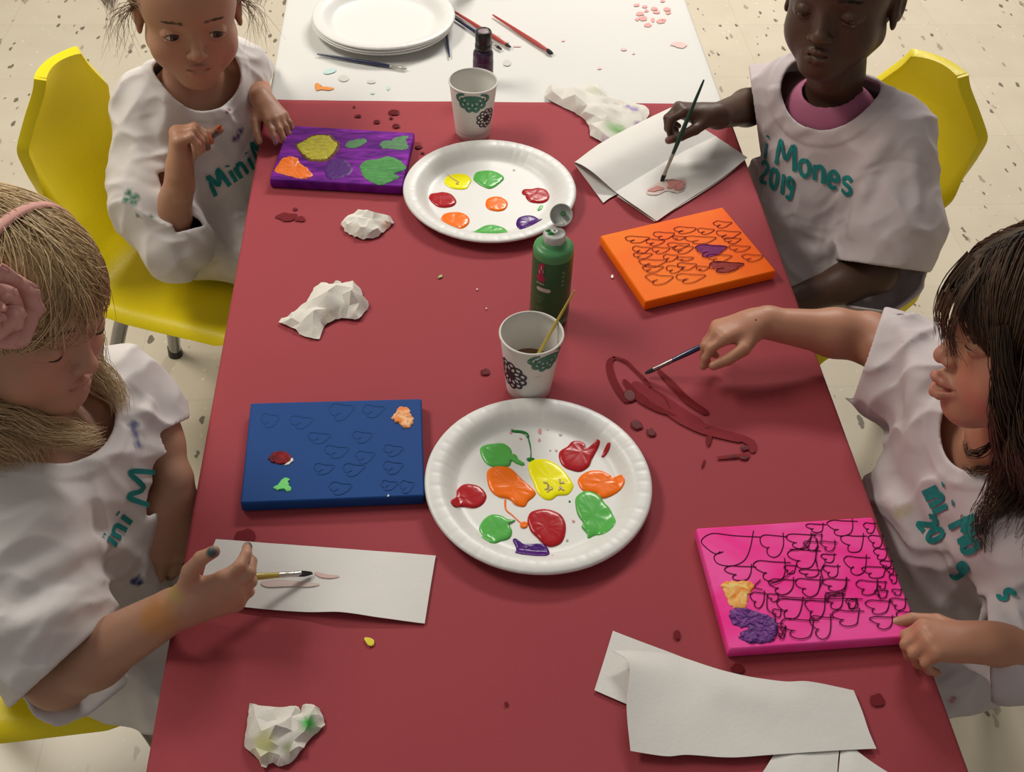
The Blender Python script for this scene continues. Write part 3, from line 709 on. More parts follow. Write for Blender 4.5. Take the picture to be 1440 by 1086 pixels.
for j, z in enumerate((.052, .048, .044, .034, .030)):
    for k in range(7-(j % 3)): cyl_patch(mb, bb, rr+.0001, aC-.70+k*.06, aC-.655+k*.06, z, z+.0012)
for z in (.072, .079, .086, .092): cyl_patch(mb, bb, rr+.0001, aC+.52, aC+.66, z, z+.003)
mb.build('label_print', mat('label_faint', (.16, .27, .16, 1), .4), gb, label='faint small print')
ct = bb+A(0, 0, BH+.0045)
M_cap = mat('cap_grey', (.56, .57, .54, 1), .35)
cap = None
mb = MB(); mb.lathe([(.0133, 0), (.0140, .0008), (.0140, .0125), (.0132, .0140), (.0120, .0146), (.0045, .0146), (.0040, .0170), (.0022, .0175), (.0018, .0150), (0, .0148)], ct, 48,
                    rfun=lambda r, z, th, k: r+(.00025*np.sin(th*40) if .0135 < r and .0005 < z < .013 else 0))
cap = mb.build('flip_cap', M_cap, gb)
hd = unit(A(.42, .9, 0)); hinge = ct+A(0, 0, .0142)+hd*.0135
axl = unit(-hd*.42+A(-.05, -.62, .62)); lc = hinge+unit(np.cross(np.cross(axl, hd), axl))*.0145*1+A(0, 0, .012)
lc = hinge+A(.004, .010, .0095)
axl = unit(A(-.15, -.72, .68))
mb = MB(); mb.lathe([(0, -.0015), (.0128, -.0015), (.0142, -.0005), (.0143, .006), (.0131, .006), (.0128, .0008), (0, .0006)], lc, 40, axis=axl)
lid = mb.build('cap_lid', M_cap, cap)
mb = MB(); mb.lathe([(.0030, .0008), (.0034, .0038), (.0022, .0040), (.0020, .0012)], lc+A(.002, 0, .002), 20, axis=axl); mb.build('lid_plug', PAINT['dark_green'], cap, label='paint-stained plug')
mb = MB(); mb.box(hinge+A(.001, .002, .003), (.010, .008, .002)); mb.build('hinge', M_cap, cap)
mb = MB(); zt = ct[2]+.0148
for a, b, rx, ry in ((-.004, -.002, .0055, .004), (-.008, .003, .003, .003), (.001, .003, .003, .002)):
    q = ct+A(a, b, 0); th = np.linspace(0, 2*math.pi, 16, endpoint=False)
    G = [[(q[0]+s*rx*(1+.3*math.sin(3*t+a*900))*math.cos(t), q[1]+s*ry*math.sin(t), zt+.0022*(1-s*s)) for t in th] for s in (1, .85, .6, .3, .05)]
    mb.grid(np.array(G), cv=True)
mb.build('paint_smudge', PAINT['dark_green'], cap, label='green paint on the cap')

pbp = PZ(679, 118, ZW); pbp[2] = ZW
pb_ = empty('paint_bottle', pbp, 'small dark purple paint bottle with a black cap, behind the empty cup', 'paint bottle', 'paint bottles')
mb = MB(); mb.lathe([(0, 0), (.0150, 0), (.0167, .0015), (.0170, .004), (.0170, .056), (.0164, .060), (.0135, .0640), (.0120, .0650), (0, .065)], pbp, 48)
mb.build('bottle_body', mat('bottle_purple', (.05, .022, .06, 1), .22, var=.2, vscale=60), pb_)
mb = MB(); mb.lathe([(.0171, .008), (.01725, .0085), (.01725, .046), (.0171, .0465)], pbp, 48); mb.build('label_wrap', mat('label_plum', (.065, .028, .065, 1), .4, var=.3, vscale=120), pb_, label='plum label')
mb = MB(); mb.lathe([(.0120, .064), (.0138, .0645), (.0138, .074), (.0128, .0755), (.0132, .0770), (.0134, .096), (.0120, .0980), (.0100, .0975), (.0098, .0965), (0, .0965)], pbp, 48,
                    rfun=lambda r, z, th, k: r+(.0002*np.sin(th*36) if r > .013 else 0))
mb.build('bottle_cap', M_black, pb_)
mb = MB(); mb.lathe([(0, .0972), (.0086, .0970), (.0090, .0967)], pbp, 32); mb.build('cap_top', mat('cap_worn', (.30, .22, .24, 1), .5, var=.5, vscale=200), pb_, label='worn greyish cap top')
# bottle or jar base at the very top edge of the frame
jb = PZ(660, -9, ZW); jb[2] = ZW
jr = empty('paint_bottle', jb, 'dark glossy bottle cut off at the top of the photo, on the white paper', 'paint bottle', 'paint bottles')
mb = MB(); mb.lathe([(0, 0), (.0130, 0), (.0160, .0018), (.0165, .005), (.0165, .055), (.0120, .063), (.0110, .066), (0, .066)], jb, 40); mb.build('bottle_body', mat('bottle_dark', (.05, .045, .04, 1), .12, .5), jr)
mb = MB(); mb.lathe([(.0118, .064), (.0132, .0648), (.0132, .090), (.0120, .092), (0, .092)], jb, 36); mb.build('bottle_cap', M_black, jr)

# ------------------------------------------------------------------ brushes
M_bris = mat('bristle_black', (.012, .011, .010, 1), .5); M_ferr = mat('ferrule', (.60, .58, .54, 1), .25, 1.0)
def brush(end, tip, label, col, r=.0034, bl=.011, fl=.020, m_bris=None, m_fer=None, flat=.55, roll_bend=0.0):
    """tapered handle from its thin end, metal ferrule, bristle tuft at the tip"""
    end, tip = np.asarray(end, float), np.asarray(tip, float); d = unit(tip-end); Ln = np.linalg.norm(tip-end)
    root = empty('paint_brush', tip, label, 'paint brush', 'paint brushes')
    hl_ = Ln-bl-fl; t = np.linspace(0, 1, 16)
    prof = r*np.interp(t, [0, .03, .4, .78, .92, 1], [.35, .5, .78, 1.0, .85, .72])
    mb = MB(); mb.tube(end+d*(t[:, None]*hl_), prof, 12); autosmooth(mb.build('handle', col, root), 50)
    t = np.linspace(0, 1, 9); p0 = end+d*(hl_-.001)
    rad = r*np.interp(t, [0, .1, .15, .25, .3, .6, 1], [.80, .82, .74, .82, .74, .72, .85])
    mb = MB(); mb.tube(p0+d*(t[:, None]*fl), rad, 12); autosmooth(mb.build('ferrule', m_fer or M_ferr, root), 50)
    mb = MB(); t = np.linspace(0, 1, 9); p1 = p0+d*fl; rs = np.random.RandomState(int(abs(end[0])*1e4))
    side = unit(np.cross(d, A(0, 0, 1))); up = np.cross(side, d)
    for k in range(46):
        a = rs.rand()*6.28; q = rs.rand()**.5; u, v = math.cos(a)*q, math.sin(a)*q*flat
        L_ = bl*(1.0-.25*q*rs.rand())
        bulge = np.sin(t*2.4)*.35+1
        P = np.array([p1-d*.002+d*(L_+.002)*tt+side*u*r*.8*bb_*(1-.55*tt**2)+up*v*r*.8*bb_*(1-.55*tt**2) for tt, bb_ in zip(t, bulge)])
        mb.tube(P, .0006*(1-.6*t), 4)
    mb.build('bristles', m_bris or M_bris, root)
    return root
M_navy = mat('brush_navy', (.010, .018, .075, 1), .25, coat=.4); M_bred = mat('brush_red', (.50, .055, .050, 1), .3, coat=.4)
M_bgreen = mat('brush_green', (.006, .042, .026, 1), .25, coat=.4); M_byel = mat('brush_yellow', (.52, .40, .06, 1), .3, coat=.3)
zb = ZW+.0036
brush(PZ(446, 76, zb), PZ(573, 97, zb), 'dark blue brush with a silver ferrule lying before the clean plate stack', M_navy, m_bris=mat('bristle_pale', (.45, .43, .40, 1), .5), bl=.007, fl=.024)
brush(PZ(693, 21, zb), PZ(778, 76, zb), 'red brush with splayed black bristles, lying alone to the right on the white paper', M_bred, bl=.013, fl=.004, m_fer=M_bred, r=.0040, flat=1)
brush(PZ(632, 12, zb), PZ(719, 67, zb), 'red brush with black bristles passing behind the purple bottle', M_bred, bl=.012, fl=.004, m_fer=M_bred, r=.0040)
brush(PZ(628, 18, zb), PZ(706, 70, zb), 'dark blue brush lying half behind the purple bottle, next to a red brush', M_navy, fl=.015)
brush(PZ(632, 80, zb), PZ(622, -5, zb+.001), 'short end of a blue brush handle sticking out from under the plate stack', M_navy, bl=.012, r=.0036)
# yellow handle standing in the water cup
rimp = min((c2b+A(.0366*math.cos(t), .0366*math.sin(t), CH+.0045) for t in np.linspace(.0, 1.57, 60)), key=lambda p: abs(project(p)[0]-784))
q0 = c2b+A(-.013, -.013, .014)
dq = unit(rimp-q0)
brush(q0+dq*.142, q0, 'yellow brush handle leaning in the cup of brown water', M_byel, r=.0024, bl=.010, fl=.014)

# ------------------------------------------------------------------ paper towels and tissues
M_tow = mat('paper_towel', (.77, .75, .72, 1), .8, var=.02, vscale=20, bump=.12, bscale=260, spec=.2)
def loft(rows, nu=40, per=8, thick=.0005, seed=0, amp=.0004):
    """smooth sheet through rows of (px, py, height above the red cover)"""
    R_ = []
    for row in rows:
        P = np.array([PZ(x, y, ZR+z) for x, y, z in row]); P = catmull(P, 10)
        s = np.concatenate([[0], np.cumsum(np.linalg.norm(np.diff(P, axis=0), axis=1))]); s /= s[-1]
        R_.append(np.array([np.interp(np.linspace(0, 1, nu), s, P[:, k]) for k in range(3)]).T)
    R_ = np.array(R_)
    G = np.array([catmull(R_[:, j], per) for j in range(nu)]).transpose(1, 0, 2)
    G[..., 2] += amp*fbm(G*28+seed, 3)
    G[..., 2] = np.maximum(G[..., 2], ZR+.0006)
    return G
def two_sided(mb, G, th=.0005):
    du = np.gradient(G, axis=0); dv = np.gradient(G, axis=1); N_ = np.cross(du, dv); N_ /= np.linalg.norm(N_, axis=2)[..., None]+1e-12
    a, b = G.shape[:2]; b0 = mb.n
    mb.grid(G+N_*th/2); b1 = mb.n; mb.grid((G-N_*th/2)[::-1]); 
    def top(i, j): return b0+i*b+j
    def bot(i, j): return b1+(a-1-i)*b+j
    for i in range(a-1):
        mb.F += [(top(i, 0), top(i+1, 0), bot(i+1, 0), bot(i, 0)), (top(i+1, b-1), top(i, b-1), bot(i, b-1), bot(i+1, b-1))]; mb.M += [0, 0]
    for j in range(b-1):
        mb.F += [(top(0, j+1), top(0, j), bot(0, j), bot(0, j+1)), (top(a-1, j), top(a-1, j+1), bot(a-1, j+1), bot(a-1, j))]; mb.M += [0, 0]
def sheet(name, label, cat, Gs, group=None, stains=()):
    c = np.mean([g.mean((0, 1)) for g in Gs], 0); root = empty(name, (c[0], c[1], ZR), label, cat, group or 'paper towels')
    for g in Gs:
        mb = MB(); two_sided(mb, g); autosmooth(mb.build('paper_layer', M_tow, root), 60)
    return root
def sample_z(G, x, y):
    d = (G[..., 0]-x)**2+(G[..., 1]-y)**2; return G.reshape(-1, 3)[d.argmin(), 2]
def stain_on(root, G, out, m, label, up=0.0):
    """flat stain that follows the sheet: outline in image points"""
    P = catmull(np.array([PZ(x, y, ZR+.004) for x, y in out]), 4, True); 
    for _ in range(3):
        for i in range(len(P)):
            p = P[i]; d = p-CAM; zz = sample_z(G, p[0], p[1])+.0009; P[i] = CAM+d*((zz-CAM[2])/d[2])
    c = P.mean(0); c[2] = sample_z(G, c[0], c[1])+.0009; mb = MB(); rows = []
    for s in (1, .8, .6, .4, .2):
        q = c+(P-c)*s
        for i in range(len(q)): q[i, 2] = sample_z(G, q[i, 0], q[i, 1])+.0013
        rows.append(q)
    mb.grid(np.array(rows), cv=True); b0 = mb.n-len(P); mb.add([c+A(0, 0, .0006)], []); ci = mb.n-1
    for i in range(len(P)): mb.F.append((b0+(i+1) % len(P), b0+i, ci)); mb.M.append(0)
    mb.V = [v+A(0, 0, up) for v in mb.V]
    mb.build('stain', m, root, label=label)
n5 = lambda x, y, z: (760+x/3.393, y/3.393, z)
# folded towel under the painting hand of the girl on the far right
front = [n5(300, 968, .001), n5(360, 930, .001), n5(560, 850, .001), n5(760, 790, .001)]
fold = [n5(176, 800, .004), n5(300, 700, .003), n5(500, 600, .003), n5(690, 520, .003)]
fold2 = [n5(171, 776, .014), n5(300, 698, .014), n5(440, 620, .013), n5(640, 514, .010)]
mid_ = [n5(240, 815, .023), n5(390, 740, .022), n5(560, 650, .020), n5(720, 575, .017)]
crease = [n5(358, 917, .005), n5(500, 830, .005), n5(680, 725, .006), n5(835, 650, .007)]
fr2 = [n5(455, 985, .010), n5(600, 895, .010), n5(760, 790, .010), n5(910, 700, .011)]
fr3 = [n5(555, 1055, .002), n5(690, 962, .002), n5(850, 860, .003), n5(988, 752, .006)]
G1 = loft([front, fold, fold2, mid_, crease], seed=2); G2 = loft([[(a, b, c+.0012) for a, b, c in crease], fr2, fr3], seed=4)
G3 = loft([[n5(365, 936, .002), n5(520, 850, .004), n5(835, 660, .004)], [n5(460, 1000, .0015), n5(760, 800, .002), n5(905, 710, .003)], [n5(545, 1058, .0010), n5(850, 868, .001), n5(970, 765, .002)]], seed=9)
tw = sheet('paper_towel', 'folded paper towel under the dark green brush', 'paper towel', [G1, G2, G3])
M_spk = mat('stain_rose', (.58, .24, .22, 1), .7, var=.3, vscale=70); M_spk2 = mat('stain_pale_rose', (.70, .56, .52, 1), .8)
nn5 = lambda L: [(760+x/3.393, y/3.393) for x, y in L]
stain_on(tw, G2, nn5([(508, 905), (560, 872), (600, 855), (640, 862), (690, 852), (690, 900), (655, 920), (600, 912), (560, 930), (512, 928)]), M_spk2, 'pale rose wash')
stain_on(tw, G2, nn5(oval(640, 886, 40, 22, .7)), M_spk, 'rose paint stain', .0009)
stain_on(tw, G2, nn5(oval(548, 906, 34, 12, .6, rot=-.2)), M_spk, 'rose paint stain', .0009)
# flat strip by the blonde girl
n6 = lambda x, y, z: (260+x/3.79, 740+y/3.79, z)
Gs = loft([[n6(165, 70, .001), n6(560, 100, .0015), n6(1000, 132, .001), n6(1337, 158, .001)],
           [n6(110, 215, .001), n6(560, 270, .003), n6(1000, 310, .003), n6(1308, 330, .001)],
           [n6(62, 400, .001), n6(370, 438, .002), n6(640, 458, .003), n6(830, 458, .007), n6(1050, 490, .004), n6(1278, 520, .001)]], nu=60, seed=5)
ts = sheet('paper_towel', 'flat strip of paper towel below the blue canvas with a pink smear', 'paper towel', [Gs])
stain_on(ts, Gs, [(x, y) for x, y, _ in (n6(405, 300, 0), n6(480, 285, 0), n6(560, 290, 0), n6(640, 300, 0), n6(720, 310, 0), n6(660, 325, 0), n6(560, 322, 0), n6(440, 325, 0))], M_spk2, 'pale pink smear')
stain_on(ts, Gs, [(x, y) for x, y, _ in (n6(690, 245, 0), n6(760, 258, 0), n6(825, 266, 0), n6(790, 278, 0), n6(720, 272, 0))], mat('stain_pink2', (.72, .50, .47, 1), .8), 'pink streak')
# large folded sheet in the near right corner
nb = lambda x, y, z: (820+x/3.273, 870+y/3.273, z)
Gb = loft([[nb(137, 57, .002), nb(400, 157, .002), nb(600, 228, .002), nb(900, 295, .002), nb(1240, 338, .001)],
           [nb(95, 195, .001), nb(400, 330, .001), nb(700, 420, .001), nb(1290, 470, .001)],
           [nb(52, 330, .001), nb(195, 392, .001), nb(400, 470, .001), nb(800, 560, .001), nb(1300, 590, .001)]], nu=50, seed=6)
Gt = loft([[nb(138, 149, .016), nb(260, 150, .010), nb(420, 170, .006), nb(600, 227, .007), nb(720, 260, .006), nb(920, 290, .006), nb(1045, 291, .008), nb(1245, 331, .004)],
           [nb(212, 214, .022), nb(330, 240, .014), nb(480, 270, .009), nb(640, 320, .010), nb(900, 370, .008), nb(1080, 380, .007), nb(1285, 430, .004)],
           [nb(200, 400, .018), nb(350, 420, .012), nb(600, 450, .008), nb(900, 490, .006), nb(1315, 520, .004)],
           [nb(218, 610, .009), nb(380, 634, .007), nb(480, 628, .007), nb(680, 640, .006), nb(880, 627, .005), nb(1190, 606, .004), nb(1350, 600, .003)]], nu=70, seed=7)
sheet('paper_towel', 'large folded paper sheet with a curled left end, in the near right corner', 'paper towel', [Gb, Gt])
Gc = loft([[nb(884, 615, .001), nb(935, 612, .002), nb(1060, 600, .002), nb(1180, 590, .002)],
           [nb(845, 680, .003), nb(960, 650, .004), nb(1060, 668, .003), nb(1172, 672, .0015)],
           [nb(770, 790, .001), nb(900, 790, .005), nb(1040, 790, .004), nb(1165, 800, .001)]], nu=30, seed=8)
Gd = loft([[nb(1186, 590, .001), nb(1240, 590, .0012), nb(1262, 612, .001)], [nb(1178, 680, .002), nb(1260, 680, .004), nb(1352, 676, .001)], [nb(1165, 800, .001), nb(1320, 790, .004), nb(1520, 780, .001)]], nu=24, seed=3)
sheet('paper_towel', 'paper sheet mostly cut off at the bottom of the photo, under the large folded one', 'paper towel', [Gc, Gd])

from mathutils.geometry import delaunay_2d_cdt
def crumple(label, outline, H, n, seed, cat='tissue', stains=(), heights=None, name='crumpled_tissue', lift=.004):
    rs = np.random.RandomState(seed)
    P = np.array([PZ(x, y, ZR+.004)[:2] for x, y in outline]); P = catmull(np.c_[P, P[:, :1]*0], 3, True)[:, :2]
    P += rs.normal(size=P.shape)*.0006
    c = P.mean(0); m = len(P)
    def inside(q):
        x, y = q; ins = False; j = m-1
        for i in range(m):
            if (P[i, 1] > y) != (P[j, 1] > y) and x < (P[j, 0]-P[i, 0])*(y-P[i, 1])/(P[j, 1]-P[i, 1])+P[i, 0]: ins = not ins
            j = i
        return ins
    def edist(q): return np.sqrt(((P-q)**2).sum(1)).min()
    rad = max(edist(c), 1e-3); pts = []; lo, hi = P.min(0), P.max(0); tries = 0
    md = math.sqrt((hi-lo).prod()/n)*.62
    while len(pts) < n and tries < 6000:
        tries += 1; q = lo+rs.rand(2)*(hi-lo)
        if inside(q) and edist(q) > md*.45 and all(((q-p)**2).sum() > md*md for p in pts): pts.append(q)
    V2 = [Vector(p) for p in P]+[Vector(p) for p in pts]
    res = delaunay_2d_cdt(V2, [], [list(range(m))], 1, 1e-6)
    vs = np.array([tuple(v) for v in res[0]]); fs = [tuple(f) for f in res[2]]
    z = np.zeros(len(vs))
    for i, v in enumerate(vs):
        e = edist(v)
        if e < 1e-5: z[i] = lift*rs.rand()
        else:
            k = H*min(1, (e/rad)**.6)*(.35+.65*rs.rand())
            if heights: k *= heights(v)
            z[i] = .003+k
    # subdivide each facet once with a slight sag so that the creases stay crisp
    mb = MB(); V3 = np.c_[vs, ZR+z]
    mb.add(V3, fs)
    import bmesh
    me = bpy.data.meshes.new('tmp'); me.from_pydata([tuple(v) for v in V3], [], fs)
    bm = bmesh.new(); bm.from_mesh(me); bpy.data.meshes.remove(me)
    bmesh.ops.recalc_face_normals(bm, faces=bm.faces)
    bmesh.ops.subdivide_edges(bm, edges=bm.edges, cuts=2, use_grid_fill=True)
    for v in bm.verts:
        q = np.array(v.co); d = A(fbm(q*90+seed, 2), fbm(q*90+seed+31, 2), fbm(q*90+seed+77, 2))
        v.co = Vector(q+d*.0011)
        if v.co.z < ZR+.0006: v.co.z = ZR+.0006
    base = [e for e in bm.edges if len(e.link_faces) == 1]
    r = bmesh.ops.extrude_edge_only(bm, edges=base)
    ev = [g for g in r['geom'] if isinstance(g, bmesh.types.BMVert)]
    for v in ev:
        v.co = Vector((c[0]+(v.co.x-c[0])*.90, c[1]+(v.co.y-c[1])*.90, ZR+.0002))
    bm.verts.ensure_lookup_table()
    V = np.array([tuple(v.co) for v in bm.verts]); Fs = [[v.index for v in f.verts] for f in bm.faces]; bm.free()
    tint = np.zeros((len(V), 4))
    for (sx, sy, r_, colr, a_) in stains:
        s = PZ(sx, sy, ZR+.012); d = np.sqrt(((V[:, :2]-s[:2])**2).sum(1))/r_
        al = a_*np.clip(1.25-d+.35*fbm(V*120, 2), 0, 1); up = al > tint[:, 3]
        tint[up] = np.c_[np.tile(colr[:3], (up.sum(), 1)), al[up]]
    o = mesh(name, V, Fs, M_tis, None, True, loc=(c[0], c[1], ZR), tint=tint)
    autosmooth(o, 24); tag(o, label, cat, 'crumpled tissues'); return o
M_tis = mat('tissue', (.76, .73, .67, 1), .8, var=.03, vscale=40, bump=.15, bscale=300, spec=.2, tint='tint')
q1 = lambda p: crop(p, 370, 280, 5.174)
crumple('small tightly crumpled tissue ball in front of the purple canvas', q1([(575,160),(640,105),(690,85),(780,95),(865,110),(930,125),(945,160),(905,205),(860,245),(800,275),(720,280),(660,262),(620,245),(585,205)]), .024, 46, 4,
        stains=[(545, 312, .010, (.80, .42, .25), .6)])
crumple('half crumpled white tissue left of the green bottle', q1([(115,880),(220,815),(310,735),(370,640),(440,595),(500,615),(540,585),(600,620),(650,610),(710,640),(720,690),(768,760),(700,865),(600,860),(520,870),(440,915),(400,1005),(300,985),(200,925)]), .026, 34, 9,
        stains=[(460, 441, .010, (.66, .62, .40), .5)], heights=lambda v: .55+.8*np.clip((v[0]+.20)/.08, 0, 1))
q2 = lambda p: crop(p, 320, 960, 8)
crumple('crumpled tissue with a bright green stain, at the near left corner', q2([(255,235),(400,262),(640,255),(790,262),(815,330),(840,270),(905,220),(1000,265),(1050,330),(1078,470),(960,600),(800,800),(660,925),(580,935),(510,905),(390,950),(290,800),(195,690),(210,540),(235,350)]), .022, 34, 13,
        stains=[(434, 1016, .0085, (.05, .42, .06), 1.0), (372, 1048, .012, (.62, .62, .15), .7), (404, 1050, .006, (.30, .34, .12), .7)])
q3 = lambda p: crop(p, 760, 0, 3.393)
crumple('large crumpled tissue with purple and green stains, on the seam of the covers', q3([(25,455),(45,405),(110,425),(200,408),(275,400),(340,455),(430,480),(518,517),(486,582),(402,630),(335,680),(240,640),(220,570),(110,505)]), .030, 40, 21,
        stains=[(868, 178, .020, (.20, .42, .14), 1.0), (893, 150, .008, (.22, .09, .45), 1.0), (899, 168, .007, (.20, .07, .42), 1.0), (884, 146, .006, (.26, .12, .48), 1.0), (896, 180, .006, (.24, .10, .42), 1.0), (850, 192, .009, (.45, .26, .45), .8), (868, 155, .010, (.50, .44, .36), .5), (835, 128, .015, (.66, .70, .52), .6), (870, 140, .006, (.75, .55, .52), .7)],
        heights=lambda v: 1.0-.75*np.clip((v[0]-.245)/.05, 0, 1))
# ------------------------------------------------------------------ moulded chairs
M_yel = mat('yellow_plastic', (.93, .76, .006, 1), .42, var=.05, vscale=6, bump=.22, bscale=260, spec=.4)
def chair_shell():
    """profile runs from the front lip over the seat, through the narrow neck and up the hexagonal back: x, z, half width"""
    prof = [(.150, .300, .104), (.158, .316, .110), (.156, .328, .113), (.140, .335, .116), (.09, .335, .118), (.02, .331, .119), (-.05, .328, .119), (-.10, .330, .117),
            (-.130, .337, .104), (-.150, .352, .080), (-.163, .376, .057), (-.170, .408, .051), (-.176, .440, .055), (-.182, .470, .070), (-.188, .505, .092), (-.192, .570, .108), (-.192, .612, .116),
            (-.190, .627, .116), (-.183, .665, .088), (-.174, .700, .062), (-.172, .710, .058), (-.172, .716, .055)]
    prof = np.array(prof); n0 = len(prof)
    L_ = np.concatenate([[0], np.cumsum(np.linalg.norm(np.diff(prof[:, :2], axis=0), axis=1))])
    t = np.linspace(0, L_[-1], 110)
    P = np.array([np.interp(t, L_, prof[:, k]) for k in range(3)]).T
    for _ in range(2): P[1:-1] = .25*P[:-2]+.5*P[1:-1]+.25*P[2:]
    nv = len(P); S_ = np.concatenate([np.linspace(-1, -.86, 8)[:-1], np.linspace(-.86, .86, 25), np.linspace(.86, 1, 8)[1:]]); G = np.zeros((nv, len(S_), 3))
    T = np.gradient(P[:, :2], axis=0); T /= np.linalg.norm(T, axis=1)[:, None]
    Nn = np.stack([-T[:, 1], T[:, 0]], -1)
    Nn *= np.sign(Nn[40] @ A(0, 1))                 # toward the sitter
    front = np.clip((P[:, 0]-.12)/.03, 0, 1)
    for j, s in enumerate(S_):
        a = abs(s); back = np.clip((P[:, 1]-.43)/.08, 0, 1)
        roll = np.clip((a-.86)/.14, 0, 1)
        top = np.clip((P[:, 1]-.64)/.05, 0, 1)
        off = -.006*(1-s*s)*(1-top)-.010*(1-np.clip((P[:, 1]-.42)/.18, 0, 1))*(1-np.sqrt(np.clip(1-roll**2*.98, 0, 1)))*(1-.6*front)
        wide = P[:, 2]*(min(a, .86)+ (a-.86 if a > .86 else 0)*.75)*np.sign(s)
        wrap = .016*back*s*s
        G[:, j, 0] = P[:, 0]+Nn[:, 0]*off+wrap
        G[:, j, 2] = P[:, 1]+Nn[:, 1]*off
        G[:, j, 1] = wide
    return G
_shell = chair_shell()
def chair(label, loc, rz, group='yellow moulded chairs'):
    root = empty('chair', loc, label, 'chair', group)
    c, s = math.cos(rz), math.sin(rz); R_ = np.array([[c, -s, 0], [s, c, 0], [0, 0, 1]])
    W = lambda P: np.asarray(P)@R_.T+np.asarray(loc)
    mb = MB(); mb.grid(W(_shell)); o = mb.build('seat_shell', M_yel, root)
    md = o.modifiers.new('thick', 'SOLIDIFY'); md.thickness = .017; md.offset = -1 if SHELL_FLIP else 1
    md = o.modifiers.new('bevel', 'BEVEL'); md.width = .004; md.segments = 3; md.limit_method = 'ANGLE'; md.angle_limit = .9
    for sy in (-1, 1):
        y = .080*sy
        for pts in ([(.02, y, .308), (.100, y, .310), (.130, y, .300), (.143, y*1.03, .276), (.158, y*1.14, .19), (.172, y*1.35, .012)],
                    [(-.02, y, .306), (-.065, y, .304), (-.088, y, .294), (-.105, y*1.03, .265), (-.135, y*1.16, .17), (-.17, y*1.38, .012)]):
            mb = MB(); mb.tube(W(catmull(np.array(pts), 8)), .0125, 14); autosmooth(mb.build('leg', M_chrome, root), 50)
            mb = MB(); e = np.array(pts[-1]); mb.tube(W([e+A(0, 0, .012), e+A(0, 0, -.011)]), [.013, .015], 14)
            autosmooth(mb.build('foot', M_black, root), 50)
    mb = MB(); mb.tube(W([(-.03, -.080, .306), (-.03, .080, .306)]), .009, 10); mb.tube(W([(.07, -.080, .311), (.07, .080, .311)]), .009, 10)
    mb.build('cross_bar', M_chrome, root)
    return root
SHELL_FLIP = True
chair('yellow moulded chair under the brown-haired girl at the far left', (-.427, 1.488, 0), -.40)
chair('yellow moulded chair at the bottom left corner under the blonde girl', (-.535, .776, 0), .05)
chair('yellow moulded chair under the girl with dark skin at the far right', (.675, 1.448, 0), math.pi+.66)
chair('yellow moulded chair hidden beneath the wavy-haired girl at the near right', (.70, .79, 0), math.pi-.05)
# ------------------------------------------------------------------ implicit modelling: blended limbs turned into one continuous skin
def p_cone(a, b, r1, r2):
    a = A(*a); b = A(*b); ba = b-a; l2 = float(ba@ba)+1e-12; rr = r1-r2; a2 = l2-rr*rr; il2 = 1/l2
    def f(P):
        pa = P-a; y = pa@ba; z = y-l2; x = pa*l2-ba*y[:, None]; x2 = (x*x).sum(1); y2 = y*y*l2; z2 = z*z*l2
        k = np.sign(rr)*rr*rr*x2
        d = (np.sqrt(np.maximum(x2*a2*il2, 0))+y*rr)*il2-r1
        c1 = np.sign(z)*a2*z2 > k; c2 = (~c1) & (np.sign(y)*a2*y2 < k)
        d = np.where(c1, np.sqrt(x2+z2)*il2-r2, d); d = np.where(c2, np.sqrt(x2+y2)*il2-r1, d)
        return d
    c = (a+b)/2
    return f, c, math.sqrt(l2)/2+max(r1, r2)
def p_ell(c, r, R=None):
    """ellipsoid; R: 3x3, rows are its axes"""
    c = A(*c); r = A(*r); R_ = np.eye(3) if R is None else np.asarray(R)
    def f(P):
        q = (P-c)@R_.T
        k0 = np.sqrt(((q/r)**2).sum(1)); k1 = np.sqrt(((q/(r*r))**2).sum(1))+1e-9
        return np.where(k0 < 1e-6, -r.min(), k0*(k0-1)/k1)
    return f, c, float(r.max())
def p_box(c, h, rad, R=None):
    c = A(*c); h = A(*h); R_ = np.eye(3) if R is None else np.asarray(R)
    def f(P):
        q = np.abs((P-c)@R_.T)-(h-rad)
        return np.sqrt((np.maximum(q, 0)**2).sum(1))+np.minimum(q.max(1), 0)-rad
    return f, c, float(np.linalg.norm(h))
def p_chain(pts, rads):
    return [p_cone(pts[i], pts[i+1], rads[i], rads[i+1]) for i in range(len(pts)-1)]

